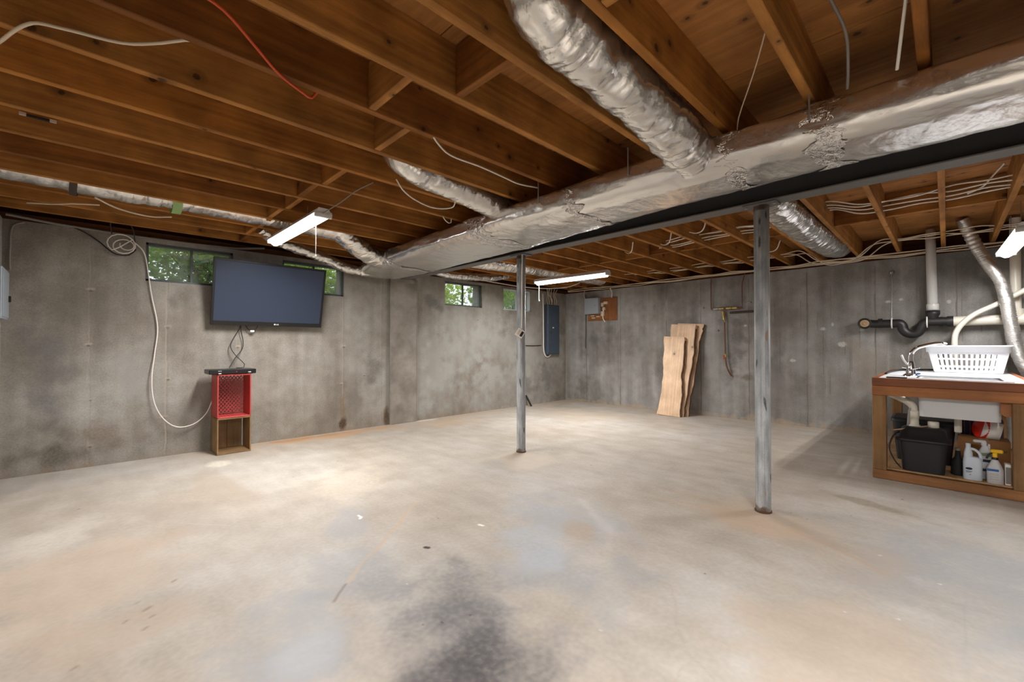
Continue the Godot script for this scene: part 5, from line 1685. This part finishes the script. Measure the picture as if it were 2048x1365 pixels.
	st = new_st()
	lathe(st, [Vector2(0, 0), Vector2(0.038, 0.0), Vector2(0.04, 0.01), Vector2(0.04, 0.1), Vector2(0.018, 0.14), Vector2(0.014, 0.19), Vector2(0, 0.19)], Vector3.ZERO, Basis.IDENTITY, 18)
	part(st, "body", M.matt_black, dk)
	st = new_st()
	lathe(st, [Vector2(0.016, 0), Vector2(0.016, 0.02), Vector2(0, 0.02)], Vector3(0, 0.19, 0), Basis.IDENTITY, 12)
	part(st, "cap", M.cable_grey, dk)
	var bb := thing("black_box", "large black lidded box filling the dark space behind the pump basin", "tote", Vector3(-0.15, jy, -5.32))  # black box added to fill the dark space under the bench
	st = new_st()
	loft(st, [[0.0, 0.34, 0.32, 0.03], [0.34, 0.4, 0.38, 0.04]], Vector3.ZERO)
	part(st, "body", M.tub_black, bb)
	st = new_st()
	loft(st, [[0.34, 0.42, 0.4, 0.04], [0.365, 0.42, 0.4, 0.04], [0.372, 0.38, 0.36, 0.04]], Vector3.ZERO)
	part(st, "lid", M.tub_black, bb)
	# stored behind: striped bag and a tub with a red lid
	var bg := thing("dark_box", "dark purple box with pale vertical stripes behind the bottles", "box", Vector3(0.2, jy, -5.35))
	box_part(Vector3(0, 0.2, 0), Vector3(0.24, 0.4, 0.14), "body", M.purple, bg, 0.004)
	for q in 7:
		box_part(Vector3(-0.1 + q * 0.033, 0.28, 0.071), Vector3(0.005, 0.22, 0.002), "stripe", M.cable_grey, bg, 0.0004)
	var rl := thing("red_lid_tub", "white tub with a bright red round lid behind the bottles", "tub", Vector3(0.235, jy + 0.27, -5.12))
	var side := Basis(Vector3(0, 0, 1), deg_to_rad(90)) * Basis(Vector3.UP, deg_to_rad(0))
	st = new_st()
	lathe(st, [Vector2(0, 0), Vector2(0.07, 0.0), Vector2(0.075, 0.1), Vector2(0, 0.1)], Vector3(0.06, 0.055, 0), Basis(Vector3(0, 0, 1), deg_to_rad(78)), 22)
	part(st, "body", M.tag_white, rl)
	st = new_st()
	lathe(st, [Vector2(0.078, 0.0), Vector2(0.078, 0.018), Vector2(0.07, 0.024), Vector2(0, 0.024)], Vector3(-0.035, 0.075, 0.0), Basis(Vector3(0, 0, 1), deg_to_rad(78)) * Basis(Vector3.RIGHT, deg_to_rad(35)), 24)
	part(st, "lid", M.red_bright, rl)
	var cr := thing("storage_carton", "brown cardboard carton at the back of the bench shelf", "carton", Vector3(0.2, jy, -5.13))
	box_part(Vector3(0, 0.135, 0), Vector3(0.28, 0.268, 0.2), "body", M.kraft, cr, 0.003)
	box_part(Vector3(0, 0.2695, 0), Vector3(0.05, 0.001, 0.2), "tape", M.stone_tan, cr, 0.0002)

# ---------------------------------------------------------------- loose cables
func make_cables() -> void:
	var xa := WALL_A + 0.02
	# white coax down the left wall to the receiver
	cable([[xa + 0.05, 2.085, -0.29], [xa + 0.02, 2.04, -0.345], [xa, 1.982, -0.377], [xa, 1.791, -0.404], [xa, 1.598, -0.428], [xa, 1.282, -0.476], [xa, 1.012, -0.455], [xa + 0.02, 0.768, -0.434], [xa + 0.03, 0.547, -0.454], [xa + 0.05, 0.388, -0.52], [xa + 0.05, 0.29, -0.627], [xa + 0.04, 0.298, -0.761], [xa + 0.035, 0.389, -0.866], [xa + 0.03, 0.52, -0.92], [xa + 0.022, 0.7, -0.97], [xa + 0.05, 0.82, -1.0], [-5.37, 0.835, -1.0]], 0.0052, "coax_cable", "white cable hanging in a long loop from the ceiling to the red crate", M.cable_white)
	var pts := []
	for k in 34:
		var a := -TAU * k / 15.0 + 0.4
		var r := lerpf(0.05, 0.098, smoothstep(10.0, 22.0, float(k)))
		var off := lerpf(0.0, 0.04, smoothstep(10.0, 22.0, float(k)))
		pts.append([xa + 0.03 + 0.002 * k, 2.045 + sin(a) * r * 0.9, -0.245 + off + cos(a) * r])
	pts.append([xa + 0.05, 2.1, -0.28])
	cable(pts, 0.0052, "coiled_cable", "coil of white cable hung on the left wall beside the window", M.cable_white)
	cable([[xa, 2.17, 0.15], [xa, 2.13, 0.05], [xa, 2.06, -0.05], [xa + 0.01, 1.99, -0.12], [xa + 0.02, 1.955, -0.17], [xa + 0.02, 1.96, -0.26], [xa + 0.02, 2.02, -0.31]], 0.006, "dark_cable", "dark cable slanting across the left wall into the white coil", M.cable_black)
	cable([[xa + 0.06, 2.08, -0.3], [xa + 0.1, 2.2, -0.28], [xa + 0.14, 2.275, -0.22], [xa + 0.14, 2.29, -0.17], [xa + 0.1, 2.23, -0.13], [xa + 0.06, 2.13, -0.14]], 0.005, "dark_loop", "dark cable loop above the white coil", M.cable_black)
	cable([[xa, 2.19, 0.5], [xa, 2.165, 0.2], [xa, 2.15, -0.4], [xa, 2.165, -1.1], [xa + 0.05, 2.2, -1.4]], 0.012, "edge_conduit", "grey conduit along the top of the left wall", M.cable_grey, "", "conduit")
	cable([[WALL_A + 0.02, 2.14, 0.4], [WALL_A + 0.02, 2.1, 0.46], [WALL_A + 0.02, 1.9, 0.475], [WALL_A + 0.02, 1.73, 0.475]], 0.008, "drop_conduit", "thin dark conduit dropping at the left edge of the photo", M.cable_grey, "", "conduit")
	var jb := thing("joist_bracket", "small dark bar with two pale tabs on a joist at the far left", "bracket", Vector3(-3.411, 2.31, 0.205))
	box_part(Vector3(0, 0.012, 0), Vector3(0.012, 0.012, 0.12), "bar", M.matt_black, jb)
	for s in [-1.0, 1.0]:
		box_part(Vector3(0.002, 0.014, s * 0.055), Vector3(0.012, 0.018, 0.026), "tab", M.cable_cream, jb)
	cable([[WALL_A + 0.012, 1.107, -5.6], [WALL_A + 0.012, 1.1, -5.9], [WALL_A + 0.012, 1.107, -6.17]], 0.008, "wall_pipe", "thin dark pipe across the wall between the far post and the electrical panel", M.dark_pipe, "", "pipe")
	var stick := new_st()
	tube(stick, PackedVector3Array([Vector3(-5.3, 0.004, -5.72), Vector3(-5.462, 0.18, -5.75)]), 0.016, 8)
	single(stick, "black_rod", "short black rod leaning on the wall behind the far post", "rod", M.matt_black)
	# cords under the television
	cable([[-5.40, 1.36, -1.18], [-5.41, 1.28, -1.16], [-5.42, 1.18, -1.11], [-5.4, 1.09, -1.08], [-5.38, 1.0, -1.12], [-5.35, 0.9, -1.2], [-5.33, 0.868, -1.19], [-5.34, 0.864, -1.12]], 0.0045, "dangling_cord", "dark cord looping left from the television to the receiver", M.cable_black)
	cable([[-5.40, 1.36, -1.17], [-5.41, 1.25, -1.18], [-5.42, 1.16, -1.2], [-5.4, 1.07, -1.19], [-5.38, 0.97, -1.12], [-5.35, 0.866, -1.06]], 0.0045, "dangling_cord", "dark cord crossing over to the left end of the receiver", M.cable_black)
	var pl := thing("cord_plug", "short cord with a white plug dangling under the television", "plug")
	pipe(pl, "cord", [[-5.40, 1.36, -1.2], [-5.41, 1.28, -1.25], [-5.41, 1.265, -1.3], [-5.405, 1.36, -1.36]], 0.0045, M.cable_black, 6)
	box_part(Vector3(-5.41, 1.262, -1.285), Vector3(0.02, 0.02, 0.04), "plug", M.tag_white, pl, 0.003)
	# ceiling cables, camera side
	cable([[-2.55, 2.16, 0.32], [-2.38, 2.19, 0.24], [-2.2, 2.21, 0.15], [-2.15, 2.205, 0.07], [-2.09, 2.2, -0.08], [-2.0, 2.205, -0.18], [-1.96, 2.225, -0.24], [-1.958, 2.25, -0.3], [-1.957, 2.3, -0.4]], 0.006, "flat_cable", "cream flat cable waving under the joists at the top left", M.cable_cream)
	cable([[-1.7, 2.40, -0.1], [-1.76, 2.31, -0.21], [-1.79, 2.29, -0.33], [-1.86, 2.25, -0.45], [-1.91, 2.216, -0.54], [-1.96, 2.20, -0.66], [-1.985, 2.21, -0.7], [-1.97, 2.24, -0.72]], 0.006, "orange_cord", "orange extension cord looped over a joist at the top", M.orange_cord)
	cable([[-1.92, 2.25, -1.28], [-1.935, 2.21, -1.33], [-2.0, 2.2, -1.47], [-2.01, 2.205, -1.71], [-2.02, 2.2, -1.92], [-2.05, 2.21, -2.08], [-2.06, 2.24, -2.3]], 0.005, "ceiling_wire", "white wire sagging between two joists near the main duct", M.cable_white)
	cable([[-2.66, 2.25, -1.5], [-2.68, 2.2, -1.56], [-2.78, 2.19, -1.73], [-2.86, 2.2, -1.95], [-2.8, 2.21, -2.06], [-2.68, 2.215, -2.02], [-2.66, 2.26, -2.0]], 0.005, "ceiling_wire", "white wire loop under the joists beside the short branch duct", M.cable_white)
	cable([[-3.05, 2.25, -2.25], [-3.07, 2.19, -2.27], [-3.04, 2.18, -2.2], [-2.98, 2.19, -2.12]], 0.005, "ceiling_wire", "short white wire hook under the joists near the main duct", M.cable_white)
	cable([[-3.35, 2.11, -1.26], [-3.1, 2.15, -1.3], [-2.95, 2.2, -1.34], [-2.8, 2.24, -1.4]], 0.004, "lamp_cord", "thin cord from the strip lamp above the television to a joist", M.cable_grey)
	cable([[-0.44, 2.44, -1.83], [-0.53, 2.38, -2.0], [-0.6, 2.33, -2.12], [-0.72, 2.24, -2.3], [-0.74, 2.2, -2.34]], 0.003, "hanger_wire", "thin pale wire hanging beside the branch duct", M.cable_cream)
	cable([[-0.28, 2.45, -1.72], [-0.3, 2.42, -1.95], [-0.27, 2.34, -2.12], [-0.28, 2.25, -2.25], [-0.29, 2.2, -2.3]], 0.006, "duct_cable", "grey cable dropping onto the main duct right of centre", M.cable_grey)
	cable([[-0.02, 2.42, -1.7], [-0.075, 2.36, -1.95], [-0.1, 2.3, -2.1], [-0.13, 2.2, -2.28]], 0.006, "duct_cable", "white cable dropping beside the last joist onto the main duct", M.cable_white)
	cable([[-4.95, 2.2, 0.35], [-4.85, 2.2, 0.2], [-4.8, 2.215, 0.1], [-4.8, 2.24, -0.05]], 0.007, "joist_cable", "cream cable under the joists above the left wall", M.cable_cream)
	cable([[-4.5, 2.22, -0.02], [-4.6, 2.19, -0.15], [-4.68, 2.185, -0.35], [-4.72, 2.22, -0.5]], 0.007, "joist_cable", "cream cable sagging below the green-taped duct", M.cable_cream)
	# cable bundles beyond the beam
	var n := 0
	for row in [[-4.68, 2.315], [-4.72, 2.30], [-4.8, 2.285], [-4.86, 2.27]]:
		var p := []
		var x := -2.4
		while x < 1.2:
			p.append([x, (row[1] if absf(x + 0.93) > 0.28 else row[1] + 0.075) + rng.randf_range(-0.018, 0.012), row[0] + rng.randf_range(-0.03, 0.03)])
			x += PITCH * 0.5
		cable(p, 0.006, "house_cable", ["highest", "second", "third", "lowest"][n] + " white house cable of the run through the joists nearest the beam", M.cable_white, "house cables threaded through the joists")
		n += 1
	n = 0
	for row in [[-6.35, 2.30], [-6.42, 2.285], [-6.5, 2.28]]:
		var p := []
		var x := -3.9 + n * 0.3
		while x < 1.4:
			p.append([x, (row[1] if absf(x + 0.9) > 0.3 else 2.145 - n * 0.014) + rng.randf_range(-0.02, 0.0), row[0] + rng.randf_range(-0.05, 0.05)])
			x += PITCH * 0.5
		cable(p, 0.0065, "house_cable", ["foremost", "middle", "rearmost"][n] + " cream house cable of the three threaded through joists near the back wall", M.cable_cream, "house cables near the back wall")
		n += 1
	for q in 3:
		var p := []
		var x := -5.35
		while x < 2.6:
			p.append([x, 2.175 + q * 0.014 + rng.randf_range(-0.012, 0.012), WALL_B + 0.05 + q * 0.018 + rng.randf_range(-0.012, 0.012)])
			x += 0.26
		cable(p, 0.0075, "sill_cable", ["lowest", "middle", "uppermost"][q] + " cream cable of the bundle along the top of the back wall", M.cable_cream, "cable bundle on top of the back wall")
	for q in [[-1.55, -4.05, -2.0], [-2.0, -4.3, -2.2], [-1.3, -5.5, -1.0], [-2.5, -4.4, -2.75]]:
		cable([[q[0], 2.28, q[1]], [q[0] - 0.05, 2.2, q[1] - 0.06], [q[0] - 0.15, 2.2, q[1] - 0.16], [q[0] - 0.28, 2.26, q[1] - 0.3]], 0.006, "loose_wire", ["pale loose wire sagging between the near post and the beam", "pale loose wire just left of the near post, below the joists", "pale loose wire low behind the near post", "pale loose wire sagging right of the far lamp"][[-1.55, -2.0, -1.3, -2.5].find(q[0])], M.cable_white, "loose wires beyond the beam")
	cable([[-5.1, 2.14, -4.1], [-5.05, 2.11, -4.6], [-4.95, 2.08, -5.1], [-4.8, 2.085, -5.6], [-4.6, 2.12, -5.9], [-4.5, 2.2, -6.1]], 0.007, "corner_cable", "white cable sagging from the thin duct past the far post", M.cable_white)
	cable([[0.30, 2.40, -4.62], [0.24, 2.34, -4.72], [0.2, 2.3, -4.78], [0.12, 2.27, -4.8]], 0.006, "loose_wire", "pale loose wire end curling above the bench near the beam", M.cable_white)
